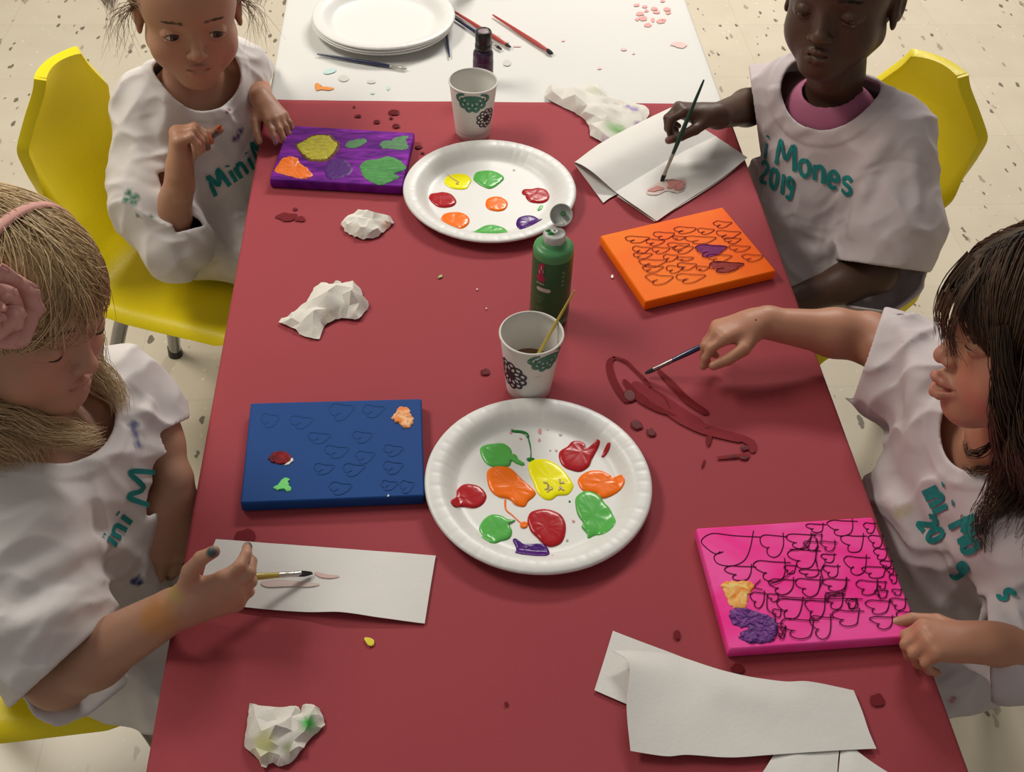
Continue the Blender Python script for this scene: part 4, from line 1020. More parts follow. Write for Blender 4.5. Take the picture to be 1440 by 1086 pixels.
class SDF:
    def __init__(s): s.ops = []
    def add(s, prim, k=.01): s.ops.append(('u', prim, k)); return s
    def adds(s, prims, k=.01):
        for p in prims: s.add(p, k)
        return s
    def sub(s, prim, k=.005): s.ops.append(('s', prim, k)); return s
    def disp(s, fn, c, r): s.ops.append(('d', fn, c, r)); return s     # d += fn(P) inside the sphere
    def shell(s, t): s.ops.append(('h', t)); return s
    def __call__(s, P):
        P = np.asarray(P, float); d = np.full(len(P), 10.0)
        if len(P) == 0: return d
        lo, hi = P.min(0), P.max(0); small = (hi-lo).max() < .12
        for op in s.ops:
            if op[0] in 'us':
                f, c, r = op[1]; k = op[2]
                if small and np.linalg.norm(np.maximum(np.maximum(lo-c, c-hi), 0)) > r+.05+k: continue
                db = np.sqrt(((P-c)**2).sum(1))-r
                if op[0] == 'u':
                    far = db > .05+k
                    # beyond the bound the sphere distance is a safe lower estimate
                    d = np.where(far, np.minimum(d, np.maximum(db, .05)), d)
                    m = ~far
                    if m.any():
                        b = f(P[m]); a = d[m]
                        if k > 0:
                            h = np.maximum(k-np.abs(a-b), 0)/k; d[m] = np.minimum(a, b)-h*h*k*.25
                        else: d[m] = np.minimum(a, b)
                else:
                    m = db < .02+k
                    if m.any():
                        b = -f(P[m]); a = d[m]; h = np.maximum(k-np.abs(a-b), 0)/max(k, 1e-9); d[m] = np.maximum(a, b)+h*h*k*.25
            elif op[0] == 'd':
                m = ((P-op[2])**2).sum(1) < op[3]**2
                m &= np.abs(d) < .06
                if m.any(): d[m] = d[m]+op[1](P[m])
            elif op[0] == 'h':
                d = np.maximum(d, -(d+op[1]))
        return d
    def grad(s, P, e=.0008):
        g = np.stack([s(P+A(e, 0, 0))-s(P-A(e, 0, 0)), s(P+A(0, e, 0))-s(P-A(0, e, 0)), s(P+A(0, 0, e))-s(P-A(0, 0, e))], -1)
        return g/(np.linalg.norm(g, axis=1)[:, None]+1e-12)
    def project(s, P, n=4, off=0.0):
        P = np.array(P, float)
        for _ in range(n): P = P-s.grad(P)*(s(P)-off)[:, None]*.9
        return P
    def march(s, pix, start=.5, end=2.4, off=0.0):
        """first surface point seen along each image ray; nan where the ray misses"""
        D = np.array([unit(ray(x, y)) for x, y in pix]); t = np.full(len(D), start); ok = np.zeros(len(D), bool)
        for _ in range(160):
            d = s(np.concatenate([CAM+D*t[:, None], [CAM]]))[:-1]-off; ok = np.abs(d) < .0006; t = np.where(ok, t, t+np.clip(d*.7, -.05, .2))
            if ok.all(): break
        X = CAM+D*t[:, None]; X[(t > end)] = np.nan
        return X

def polygonise(sdf, lo, hi, h, relax=2, B=8):
    """sparse surface nets over blocks near the surface -> verts, quads"""
    lo = np.asarray(lo, float); hi = np.asarray(hi, float); bs = h*B
    nb = np.ceil((hi-lo)/bs).astype(int)
    I = np.stack(np.meshgrid(*[np.arange(n) for n in nb], indexing='ij'), -1).reshape(-1, 3)
    d = np.concatenate([sdf(lo+(I[a:a+512]+.5)*bs) for a in range(0, len(I), 512)]); I = I[np.abs(d) < bs*.87*1.7+.004]
    g = np.stack(np.meshgrid(*[np.arange(B+1)]*3, indexing='ij'), -1).reshape(-1, 3)
    N = (nb*B+2).astype(np.int64)
    verts = []; keys = []; vals0 = []; edges = []
    offs = np.array([[a, b, c] for a in (0, 1) for b in (0, 1) for c in (0, 1)])
    cell = I//4; ck = (cell[:, 0]*4096+cell[:, 1])*4096+cell[:, 2]; od = np.argsort(ck, kind='stable'); I = I[od]; ck = ck[od]
    cuts = np.r_[0, np.where(np.diff(ck))[0]+1, len(I)]
    for s0, s1 in zip(cuts[:-1], cuts[1:]):
        blk = I[s0:s1]; n = len(blk)
        idx = blk[:, None, :]*B+g[None]
        val = sdf((lo+idx*h).reshape(-1, 3)).reshape(n, B+1, B+1, B+1)
        sg = val < 0
        c = [val[:, a:a+B, b:b+B, e:e+B] for a, b, e in offs]; sgc = [sg[:, a:a+B, b:b+B, e:e+B] for a, b, e in offs]
        cnt = sum(x.astype(int) for x in sgc); act = (cnt > 0) & (cnt < 8)
        w = np.argwhere(act)
        if len(w) == 0: continue
        cv = np.stack([x[act] for x in c], -1)
        acc = np.zeros((len(w), 3)); num = np.zeros(len(w))
        for i in range(8):
            for j in range(i+1, 8):
                df = offs[j]-offs[i]
                if np.abs(df).sum() != 1: continue
                a, b = cv[:, i], cv[:, j]; m = (a < 0) != (b < 0)
                t = np.where(m, a/np.where(m, a-b, 1), 0)
                acc += np.where(m[:, None], offs[i]+t[:, None]*df, 0); num += m
        gi = blk[w[:, 0]]*B+w[:, 1:]
        verts.append(lo+(gi+acc/num[:, None])*h)
        keys.append((gi[:, 0]*N[1]+gi[:, 1])*N[2]+gi[:, 2])
        for ax, j in ((0, 4), (1, 2), (2, 1)):
            a, b = cv[:, 0] < 0, cv[:, j] < 0; m = a != b
            edges.append(np.c_[gi[m], np.full(m.sum(), ax), a[m].astype(int)])
    V = np.concatenate(verts); K = np.concatenate(keys); E_ = np.concatenate(edges)
    o = np.argsort(K); Ks = K[o]
    def find(gi):
        k = (gi[:, 0]*N[1]+gi[:, 1])*N[2]+gi[:, 2]; p = np.searchsorted(Ks, k); p = np.clip(p, 0, len(Ks)-1)
        return np.where(Ks[p] == k, o[p], -1)
    Q = []
    for ax in range(3):
        e = E_[E_[:, 3] == ax]; u, v = [(1, 2), (2, 0), (0, 1)][ax]
        du = np.zeros(3, int); du[u] = 1; dv = np.zeros(3, int); dv[v] = 1; b = e[:, :3]
        q = np.stack([find(b-du-dv), find(b-dv), find(b), find(b-du)], -1)
        flip = e[:, 4] == 0; q[flip] = q[flip][:, ::-1]
        Q.append(q[(q >= 0).all(1)])
    Q = np.concatenate(Q)
    for _ in range(relax):
        S = np.zeros_like(V); n_ = np.zeros(len(V))
        for i in range(4):
            for j in (1, 3):
                np.add.at(S, Q[:, i], V[Q[:, (i+j) % 4]]); np.add.at(n_, Q[:, i], 1)
        V = np.where(n_[:, None] > 0, .5*V+.5*S/np.maximum(n_, 1)[:, None], V)
    return V, Q
# ------------------------------------------------------------------ people
M_eyew = mat('eye_white', (.62, .58, .54, 1), .2); M_iris = mat('iris', (.06, .035, .02, 1), .12); M_pupil = mat('pupil', (.004, .004, .004, 1), .08)
M_lash = mat('lash', (.015, .009, .007, 1), .6)
def basis(f, u):
    f = unit(f); u = unit(np.asarray(u, float)-f*(np.asarray(u, float)@f)); s = np.cross(f, u)
    return np.stack([s, f, u])                 # rows: right, forward, up
class Head:
    def __init__(h, c, f, u, sc=1.0): h.c = A(*c); h.R = basis(f, u); h.sc = sc
    def w(h, p): return h.c+(np.asarray(p, float)*h.sc)@h.R
    def l(h, P): return (np.asarray(P, float)-h.c)@h.R.T/h.sc
def face(S, h, lid=0.0, gaze=(0, 1, 0), mouth_open=0.0, puff=1.0, nose=1.0, lips=1.0, pout=0.0):
    sc = h.sc; w = h.w
    E_ = lambda c, r, k=.01, R=None: S.add(p_ell(w(c), A(*r)*sc, h.R if R is None else R), k*sc)
    C_ = lambda a, b, r1, r2, k=.006: S.add(p_cone(w(a), w(b), r1*sc, r2*sc), k*sc)
    E_((0, -.012, .022), (.069, .087, .073), .02)
    E_((0, .026, -.028), (.056, .052, .064), .03)
    E_((0, .028, .028), (.061, .050, .052), .03)
    for sx in (-1, 1):
        C_((sx*.046, .008, -.055), (sx*.014, .056, -.086), .018, .015, .03)
        E_((sx*.036, .047, -.046), (.024*puff, .023*puff, .025), .022)
    E_((0, .065, -.086), (.019, .014, .014), .018)
    E_((0, .064, -.062), (.027, .017, .022), .014)
    C_((0, .075, -.004), (0, .0885, -.034), .0062, .0082*nose, .012)
    E_((0, .0905, -.0365), (.0088*nose, .0080, .0078), .005)
    for sx in (-1, 1):
        E_((sx*.0095*nose, .0845, -.0395), (.0062*nose, .0072, .0056), .004)
        S.sub(p_ell(w((sx*.0055*nose, .0895, -.0445)), A(.0032, .0055, .0026)*sc, h.R), .002*sc)
        S.sub(p_ell(w((sx*.030, .0885, -.0125)), A(.0190, .0120, .0110)*sc, h.R), .012*sc)
        # brow ridge, lids round the eyeball
        ex = sx*.0300; eb = A(ex, .0640, -.0130); rl = .0144-.0018*min(1, lid*1.6)
        def arc(zoff, z_in, z_out, r, n=7):
            pts = []
            for t in np.linspace(-1, 1, n):
                dx = t*.0138; zz = zoff*(1-t*t)+(z_in if t*sx < 0 else z_out)*t*t
                y = math.sqrt(max(1e-6, rl*rl-dx*dx-zz*zz)) if rl*rl > dx*dx+zz*zz else .002
                pts.append(eb+A(dx, y, zz))
            for i in range(n-1): C_(pts[i], pts[i+1], r, r, .0025)
            return [w(p) for p in pts]
        lo_ = -.0068
        up_ = .0070+(lo_+.0016-.0070)*lid
        if lid > .15:
            for q in np.linspace(.0085, up_+.001, 6): arc(q, q*.4-.001, q*.4-.001, .0021)
        la = arc(up_, -.0012, -.0005, .0020); arc(lo_, -.0022, -.0016, .0018)
        arc(.0112, .003, .003, .0024)
        h.__dict__.setdefault('lash', {})[sx] = la; h.__dict__.setdefault('eb', {})[sx] = w(eb)
        E_((sx*.070, -.010, -.016), (.007, .017, .027), .006)
        S.add(p_ell(w((sx*.0755, -.013, -.012)), A(.0050, .017, .026)*sc, h.R), .004*sc)
        S.sub(p_ell(w((sx*.0805, -.006, -.014)), A(.0050, .0090, .0150)*sc, h.R), .004*sc)
        E_((sx*.0725, .002, -.038), (.004, .006, .008), .004)
    mo = mouth_open
    ul = [(-.0205, .0735, -.0640), (-.011, .0800, -.0605), (-.0038, .0838, -.0586), (0, .0832, -.0596), (.0038, .0838, -.0586), (.011, .0800, -.0605), (.0205, .0735, -.0640)]
    ll = [(-.0190, .0728, -.0658-mo*.2), (-.009, .0803, -.0694-mo), (0, .0818, -.0706-mo), (.009, .0803, -.0694-mo), (.0190, .0728, -.0658-mo*.2)]
    cr = [(-.0200, .0745, -.0645), (-.009, .0835, -.0640-mo*.5), (0, .0862, -.0645-mo*.5), (.009, .0835, -.0640-mo*.5), (.0200, .0745, -.0645)]
    if pout:
        sh = lambda L, n: [(a, b+pout*(1-(a/.0215)**2), c) for a, b, c in L]
        ul, ll, cr = sh(ul, 1), sh(ll, 1), sh(cr, 1); E_((0, .070+pout*.6, -.063), (.015, .016, .011), .010)
    for i in range(6): C_(ul[i], ul[i+1], .0030*lips, .0030*lips, .0035)
    for i in range(4): C_(ll[i], ll[i+1], .0040*lips, .0040*lips, .0035)
    for i in range(4): S.sub(p_cone(w(cr[i]), w(cr[i+1]), (.0014+mo*.35)*sc, (.0014+mo*.35)*sc), .002*sc)
    h.lipline = [w(p) for p in ul]+[w(p) for p in ll]
    return S
def seg_dist(P, pts):
    d = np.full(len(P), 9.0)
    for a, b in zip(pts[:-1], pts[1:]):
        ba = b-a; t = np.clip(((P-a)@ba)/(ba@ba+1e-12), 0, 1); d = np.minimum(d, np.linalg.norm(P-a-t[:, None]*ba, axis=1))
    return d

def hand(S, W, d, n, side=1, curls=None, thumb=None, sc=1.0, spread=.10, nails=None):
    """palm, four fingers and thumb. d: towards the fingers, n: out of the back of the hand, side: +1 puts the thumb along d x n"""
    d = unit(d); n = unit(np.asarray(n, float)-d*(np.asarray(n, float)@d)); t = np.cross(d, n)*side
    W = np.asarray(W, float); m = lambda a, b, c: W+(d*a+t*b+n*c)*sc
    curls = curls or [(.35, .5, .3)]*4
    kn = [(.050, .0175, .001), (.053, .0060, .003), (.051, -.0055, .002), (.046, -.0165, -.001)]
    ln = [.044, .049, .045, .036]; r0 = [.0064, .0066, .0063, .0056]
    S.add(p_cone(W-d*.012*sc, m(.012, 0, 0), .0150*sc, .0155*sc), .010*sc)
    for (a, b, c) in kn: S.add(p_cone(m(.006, b*.55, 0), m(a, b, c), .0105*sc, .0078*sc), .010*sc)
    S.add(p_ell(m(.028, 0, -.005), A(.026, .019, .009)*sc, np.stack([d, t, n])), .008*sc)
    tips = []
    for i in range(4):
        p = m(*kn[i]); ang = 0; cu = curls[i]; sp = (1.5-i)*spread/1.5
        bd = unit(d*math.cos(sp)+t*math.sin(sp)); rr = r0[i]*sc
        for j, (fr, cj) in enumerate(zip((.44, .31, .25), cu)):
            ang += cj; v = bd*math.cos(ang)-n*math.sin(ang); q = p+v*ln[i]*sc*fr
            S.add(p_cone(p, q, rr, rr*.90), .0045*sc if j == 0 else .002*sc); p = q; rr *= .90
        nn = bd*math.sin(ang)+n*math.cos(ang)
        tips.append((p, v, nn, rr))
    thumb = thumb or ((.75, .62, -.1), (.92, .35, -.15), (.98, .1, -.2))
    p = m(.010, .013, -.003); rr = .0105*sc
    for j, (v, L_) in enumerate(zip(thumb, (.030, .023, .018))):
        v = unit(d*v[0]+t*v[1]+n*v[2]); q = p+v*L_*sc; r2 = (.0080, .0067, .0056)[j]*sc
        S.add(p_cone(p, q, rr, r2), .008*sc if j == 0 else .002*sc); p = q; rr = r2
    nn = unit(n*.6+t*.5); nn = unit(nn-v*(nn@v)); tips.append((p, v, nn, rr))
    return tips

def arm(S, sh, el, wr, r=(.033, .029, .0265, .0175), k=.014):
    S.add(p_cone(sh, el, r[0], r[1]*.93), k); 
    el = A(*el); wr = A(*wr); mid = el+(wr-el)*.32
    S.add(p_cone(el, mid, r[1]*.93, r[2]), k); S.add(p_cone(mid, wr, r[2], r[3]), k)

def bounds(S, pad=.012):
    lo = np.full(3, 9.0); hi = -lo
    for op in S.ops:
        if op[0] == 'u': lo = np.minimum(lo, op[1][1]-op[1][2]); hi = np.maximum(hi, op[1][1]+op[1][2])
    return lo-pad, hi+pad

def skin_mat(name, col, sss=.12):
    m = mat(name, col, .46, var=.07, vscale=45, bump=.10, bscale=700, sss=sss, tint='tint', spec=.4)
    return m
def make_body(S, label, material, tints, h=.0017, loc=None):
    lo, hi = bounds(S); V, Q = polygonise(S, lo, hi, h, relax=1)
    T = np.zeros((len(V), 4))
    for kind, geo, r, colr, a in tints:
        if kind == 'line': d = seg_dist(V, geo)/r
        else: d = np.linalg.norm(V-geo, axis=1)/r
        al = a*np.clip((1.35-d)/.7, 0, 1); up = al > T[:, 3]
        T[up, :3] = colr[:3]; T[up, 3] = al[up]
    o = mesh('person', V, Q, material, None, True, loc=loc, tint=T); tag(o, label, 'person', 'girls painting at the table')
    return o
def eyes(person, h, target, iris=None, which=(-1, 1), lash=(.0018, .0012)):
    for sx in which:
        c = h.eb[sx]; g = unit(np.asarray(target)-c); a = unit(np.cross(g, A(0, 0, 1))); b = np.cross(a, g)
        r = .0132*h.sc; th = np.linspace(0, np.pi, 30); ph = np.linspace(0, 2*np.pi, 32, endpoint=False)
        mb = MB(); rings = []
        for t in th:
            bulge = 1+.06*max(0, 1-(t/.50)**2)
            rings.append([c+r*bulge*(g*math.cos(t)+math.sin(t)*(a*math.cos(p)+b*math.sin(p))) for p in ph])
        G = np.array(rings); mb.grid(G, 0, cv=True)
        mi = []
        for i in range(len(th)-1): mi += [2 if th[i+1] < .27 else (1 if th[i+1] < .60 else 0)]*32
        mb.M = mi
        mb.build('eye', [M_eyew, iris or M_iris, M_pupil], person)
        if lash:
            L_ = np.array(h.lash[sx]); L_ = L_+h.R[1]*lash[0]*h.sc-h.R[2]*lash[1]*h.sc
            mb = MB(); mb.tube(catmull(L_, 4), np.r_[np.linspace(.0004, .0011, 12), np.linspace(.0011, .0004, 13)], 6)
            mb.build('eyelashes', M_lash, person)
def brows(person, S, h, m, which=(-1, 1), n=45, z0=.008):
    for sx in which:
        rs = np.random.RandomState(5+sx); mb = MB(); st = []
        for k in range(n):
            t = rs.rand(); x = sx*(.014+.031*t); z = z0+.003*math.cos((t-.35)*2.4)+(rs.rand()-.5)*.0045*(1-.5*t)
            dx = sx*.007*(.6+.5*rs.rand()); st.append([(x, .085, z), (x+dx*.5, .085-.003*t, z+.0012), (x+dx, .085-.006*t, z+.0006)])
        P = S.project(h.w(np.array(st).reshape(-1, 3)), 6, .0004).reshape(n, 3, 3)
        for q in P: mb.tube(q, [.0003, .0003, .0001], 4)
        mb.build('eyebrow', m, person)

def I(r, u, t):
    """direction: right, up and towards the viewer of the photo"""
    return CR*r+CU*u-FW*t
# ---- clothing
M_shirt = mat('cotton_white', (.74, .70, .69, 1), .85, var=.03, vscale=8, bump=.12, bscale=900, spec=.15, tint='tint')
M_shirt2 = mat('cotton_violet', (.60, .53, .545, 1), .85, var=.04, vscale=5, bump=.12, bscale=900, spec=.15, tint='tint')
M_letter = mat('fabric_teal', (.022, .24, .235, 1), .7, var=.25, vscale=220, spec=.2)
def wrinkle(M_, amp, seed, sharp=2.0):
    """soft cloth folds: M_ maps space to fold coordinates (small frequency along the fold)"""
    M_ = np.asarray(M_)
    def f(P):
        q = P@M_.T+seed
        q = q+.35*perlin(P*14+seed*3)[:, None]
        n = perlin(q); return -amp*((1-np.abs(n)*1.5).clip(0, 1)**sharp-.35)
    return f
def cloth(S, c, r, seed, amp=.008, flip=1):
    """two scales of soft folds over a garment"""
    S.disp(wrinkle([[8, 7*flip, 3], [-7*flip, 8, 4], [0, 3, 7]], amp, seed), c, r)
    S.disp(wrinkle([[15, -9*flip, 9], [9*flip, 20, 6], [-8, 5, 17]], amp*.42, seed*1.7, 1.5), c, r)
    S.fold_at = len(S.ops)
def fold_lines(S, lines, start=.5):
    """raised (+) or sunken (-) creases laid along lines over the cloth seen in the photo"""
    for pix, amp, wdt in lines:
        wdt *= 1.12; amp = min(max(amp, -.45*wdt), .52*wdt)
        P = catmull(np.array(pix, float), 5) if len(pix) > 2 else np.array([np.array(pix[0])+(np.array(pix[1])-np.array(pix[0]))*t for t in np.linspace(0, 1, 7)])
        X = S.march(P, start); X = X[~np.isnan(X[:, 0])]
        if len(X) < 2: continue
        j = np.linalg.norm(np.diff(X, axis=0), axis=1); X = X[np.r_[True, j < .06]]
        if len(X) < 2: continue
        c = X.mean(0); r = np.linalg.norm(X-c, axis=1).max()+wdt*3
        def f(Q, X=X, amp=amp, wdt=wdt):
            out = np.zeros(len(Q)); best = np.full(len(Q), 9.0); t = np.zeros(len(Q))
            for i in range(len(X)-1):
                a, b = X[i], X[i+1]; ba = b-a; tt = np.clip(((Q-a)@ba)/(ba@ba+1e-12), 0, 1); d = np.linalg.norm(Q-a-tt[:, None]*ba, axis=1)
                m = d < best; best[m] = d[m]; t[m] = (i+tt[m])/(len(X)-1)
            return -amp*np.exp(-(best/wdt)**2)*np.clip(np.minimum(t, 1-t)*5+.25, 0, 1)
        S.ops.insert(S.fold_at, ('d', f, c, r)); S.fold_at += 1
def make_shirt(person, S, material, h=.0026, stains=(), name='shirt', lo=None, hi=None, relax=2):
    l2, h2 = bounds(S); V, Q = polygonise(S, l2 if lo is None else lo, h2 if hi is None else hi, h, relax=relax)
    T = np.zeros((len(V), 4))
    for pts, r, colr, a in stains:
        d = np.full(len(V), 9.0)
        for p in pts: d = np.minimum(d, np.linalg.norm(V-p, axis=1))
        al = a*np.clip(1.3-d/r+.6*fbm(V*160, 2), 0, 1); up = al > T[:, 3]; T[up, :3] = colr[:3]; T[up, 3] = al[up]
    return mesh(name, V, Q, material, person, True, tint=T)
GLYPH = {'M': [[(0, 0), (.12, 1), (.45, .35), (.80, 1), (.95, 0)]], 'i': [[(.2, 0), (.22, .62)], [(.22, .84), (.24, .92)]],
         'n': [[(.05, .62), (.08, 0)], [(.08, .42), (.25, .62), (.45, .58), (.50, .35), (.52, 0)]],
         'o': [[(.3, .64), (.08, .5), (.05, .2), (.22, .0), (.45, .05), (.55, .32), (.45, .58), (.3, .64)]],
         'e': [[(.08, .34), (.52, .36), (.48, .58), (.28, .66), (.08, .48), (.05, .2), (.22, .0), (.52, .10)]],
         's': [[(.5, .56), (.32, .66), (.10, .55), (.15, .38), (.42, .28), (.48, .10), (.28, -.02), (.04, .08)]],
         '2': [[(.08, .75), (.25, .96), (.50, .88), (.52, .62), (.10, .02), (.60, .04)]], '0': [[(.32, .96), (.10, .75), (.06, .3), (.28, 0), (.5, .2), (.54, .7), (.32, .96)]],
         '1': [[(.25, .95), (.25, 0)]], '9': [[(.50, .65), (.30, .50), (.10, .65), (.14, .88), (.36, .96), (.52, .80), (.50, .35), (.38, .02), (.12, .06)]]}
ADV = {'M': 1.15, 'i': .48, 'n': .72, 'o': .76, 'e': .74, 's': .70, '2': .78, '0': .74, '1': .48, '9': .74, ' ': .5}
def lettering(shirt, S, lines, w=.0062, start=.5):
    """marker lettering on the cloth. line: text, function from (x along, y up) in letter heights to an image point"""
    mb = MB()
    for text, fn in lines:
        x = 0
        for ch in text:
            for st in GLYPH.get(ch, []):
                P = catmull(np.array(st), 6) if len(st) > 2 else np.array([np.array(st[0])+(np.array(st[1])-np.array(st[0]))*t for t in np.linspace(0, 1, 8)])
                pix = [fn(x+a, b) for a, b in P]; X = S.march(pix, start); ok = ~np.isnan(X[:, 0]); X = X[ok]
                if len(X) < 3: continue
                cut = np.where(np.linalg.norm(np.diff(X, axis=0), axis=1) > .03)[0]
                for seg in np.split(X, cut+1):
                    if len(seg) < 2: continue
                    N_ = S.grad(seg); s2 = np.cross(N_, np.gradient(seg, axis=0)); s2 /= np.linalg.norm(s2, axis=1)[:, None]+1e-12
                    rows = np.stack([S.project(seg+s2*w*o, 4, .0021) for o in (-.5, -.25, 0, .25, .5)], 1)
                    mb.grid(rows)
            x += ADV[ch]
    if mb.n: return mb.build('lettering', M_letter, shirt, label='teal hand-drawn lettering')
def line_fn(p0, ex, ey, bend=0.0, pers=0.0):
    """p0 image point of the text start, ex / ey image vectors of one letter height along / up"""
    p0, ex, ey = A(*p0), A(*ex), A(*ey)
    return lambda x, y: tuple(p0+ex*x*(1+pers*x)+ey*(y+bend*x*x)*(1+pers*x))

# ---- hair
def hair_mat(name, c_dark, c_light, rough=.42):
    m = mat(name, c_dark, rough, spec=.45); nt = m.node_tree; N = nt.nodes; L = nt.links
    at = N.new('ShaderNodeAttribute'); at.attribute_name = 'tint'
    r = N.new('ShaderNodeValToRGB'); r.color_ramp.elements[0].color = c_dark; r.color_ramp.elements[1].color = c_light
    L.new(at.outputs['Fac'], r.inputs[0]); L.new(r.outputs[0], N['Principled BSDF'].inputs['Base Color'])
    N['Principled BSDF'].inputs['Anisotropic'].default_value = .5
    return m
class Hair:
    def __init__(s, seed): s.st = []; s.rs = np.random.RandomState(seed)
    def strand(s, P, r): s.st.append((np.asarray(P, float), r, s.rs.rand()))
    def lock(s, guide, rad, n, r=.0007, wave=0.0, wfreq=3.0, loose=.25, taper=.35, m=18):
        """a hank of strands about a guide line: rad is its half thickness along the way"""
        g = catmull(np.asarray(guide, float), 8); q = np.linspace(0, 1, m)
        L_ = np.concatenate([[0], np.cumsum(np.linalg.norm(np.diff(g, axis=0), axis=1))]); L_ /= L_[-1]
        C_ = np.array([np.interp(q, L_, g[:, k]) for k in range(3)]).T
        R_ = np.interp(q, np.linspace(0, 1, len(rad)), rad)
        T = np.gradient(C_, axis=0); T /= np.linalg.norm(T, axis=1)[:, None]
        x = np.cross(T, A(.3, .2, 1)); x /= np.linalg.norm(x, axis=1)[:, None]+1e-9; y = np.cross(T, x)
        for k in range(n):
            a = s.rs.rand()*6.283; d = s.rs.rand()**.5; ph = s.rs.rand()*6.28; a2 = a+(s.rs.rand()-.5)*1.2*q
            off = R_[:, None]*d*(np.cos(a2)[:, None]*x+np.sin(a2)[:, None]*y)
            wv = wave*(np.sin(q*6.28*wfreq+ph*.5)[:, None]*x+np.cos(q*6.28*wfreq*.9+ph*.5)[:, None]*y)*np.clip(q*2, 0, 1)[:, None]
            jit = loose*R_.mean()*np.cumsum(s.rs.normal(size=(m, 3))*.22, axis=0)
            end = int(m*(.80+.2*s.rs.rand()))
            s.strand((C_+off+wv+jit)[:max(end, 6)], r)
    def over_skull(s, h, n, root, flow, length, off=.004, r=.0007, step=.007, grav=.0, ax=(.0705, .0945, .0750), jit=.15):
        """strands that start on the scalp (local unit directions from root()) and follow flow(p, dir) over the skull"""
        c0 = A(0, -.012, .022); ax = A(*ax)
        P = np.array([c0+root()*ax for _ in range(n)]); lv = off*(.2+1.3*s.rs.rand(n)); Ls = np.array([length*(.75+.4*s.rs.rand()) for _ in range(n)])
        tr = [P.copy()]; v = None; K = int(Ls.max()/step)
        bias = s.rs.normal(size=(n, 3))*jit*.3
        for k in range(K):
            q = (P-c0)/ax; nrm = q/ax; nrm /= np.linalg.norm(nrm, axis=1)[:, None]
            f = flow(P)+bias*.5; f = f-nrm*(f*nrm).sum(1)[:, None]; f /= np.linalg.norm(f, axis=1)[:, None]+1e-9
            v = f if v is None else v*.55+f*.45; v = v/(np.linalg.norm(v, axis=1)[:, None]+1e-9)
            P = P+v*step; q = (P-c0)/ax; rr = np.linalg.norm(q, axis=1)
            tgt = 1+lv/.075*min(1, (k+1)/4)
            P = c0+q/rr[:, None]*np.maximum(np.minimum(rr, tgt), tgt*.999)[:, None]*ax
            tr.append(P.copy())
        tr = np.array(tr).transpose(1, 0, 2)
        for i in range(n):
            m = max(5, int(Ls[i]/step)); s.strand(h.w(tr[i, :m]), r*h.sc)
    def build(s, person, material, name='hair', sides=3):
        V = []; Fs = []; T = []; b = 0
        for P, r, rnd in s.st:
            k = len(P); t = np.gradient(P, axis=0); t /= np.linalg.norm(t, axis=1)[:, None]+1e-12
            x = np.cross(t, A(.31, .27, .91)); x /= np.linalg.norm(x, axis=1)[:, None]+1e-9; y = np.cross(t, x)
            rr = r*np.minimum(1, np.linspace(1.6, .25, k)); th = np.arange(sides)*6.2832/sides
            R_ = P[:, None, :]+rr[:, None, None]*(np.cos(th)[None, :, None]*x[:, None, :]+np.sin(th)[None, :, None]*y[:, None, :])
            V.append(R_.reshape(-1, 3)); i = np.arange(k-1)[:, None]*sides; j = np.arange(sides)[None, :]; j2 = (j+1) % sides
            Fs.append(np.stack([b+i+j, b+i+sides+j, b+i+sides+j2, b+i+j2], -1).reshape(-1, 4)); b += k*sides
            tt = np.clip(rnd+.15*np.linspace(-1, 1, k)+.1*math.sin(rnd*40), 0, 1); T.append(np.repeat(np.c_[tt, tt, tt, np.ones(k)], sides, 0))
        V = np.concatenate(V); return mesh(name, V, np.concatenate(Fs), material, person, True, tint=np.concatenate(T))
def hair_cap(person, h, material, face_cut, extra=(), grow=.0045, hh=.0030, rough=.0015, tone=.3, fore=True):
    """solid under-layer of hair hugging the skull; face_cut: local ellipsoids left free of hair"""
    S = SDF(); sc = h.sc
    S.add(p_ell(h.w((0, -.012, .022)), A(.069+grow, .087+grow, .073+grow)*sc, h.R), 0)
    if fore: S.add(p_ell(h.w((0, .028, .028)), A(.061+grow, .050+grow, .052+grow)*sc, h.R), .02)
    S.add(p_ell(h.w((0, -.035, -.020)), A(.063+grow, .060, .060)*sc, h.R), .02)
    for p, k in extra: S.add(p, k)
    for c, r in face_cut: S.sub(p_ell(h.w(c), A(*r)*sc, h.R), .006)
    Mx = h.R*A(90, 18, 60)[:, None]
    S.disp(lambda P: -rough*fbm((P-h.c)@Mx.T, 2), h.c, .2*sc)
    lo, hi = bounds(S); V, Q = polygonise(S, lo, hi, hh, relax=1)
    T = np.clip(tone+.25*fbm((V-h.c)@Mx.T*1.3, 2), 0, 1)
    return mesh('hair_base', V, Q, material, person, True, tint=np.c_[T, T, T, np.ones(len(T))])

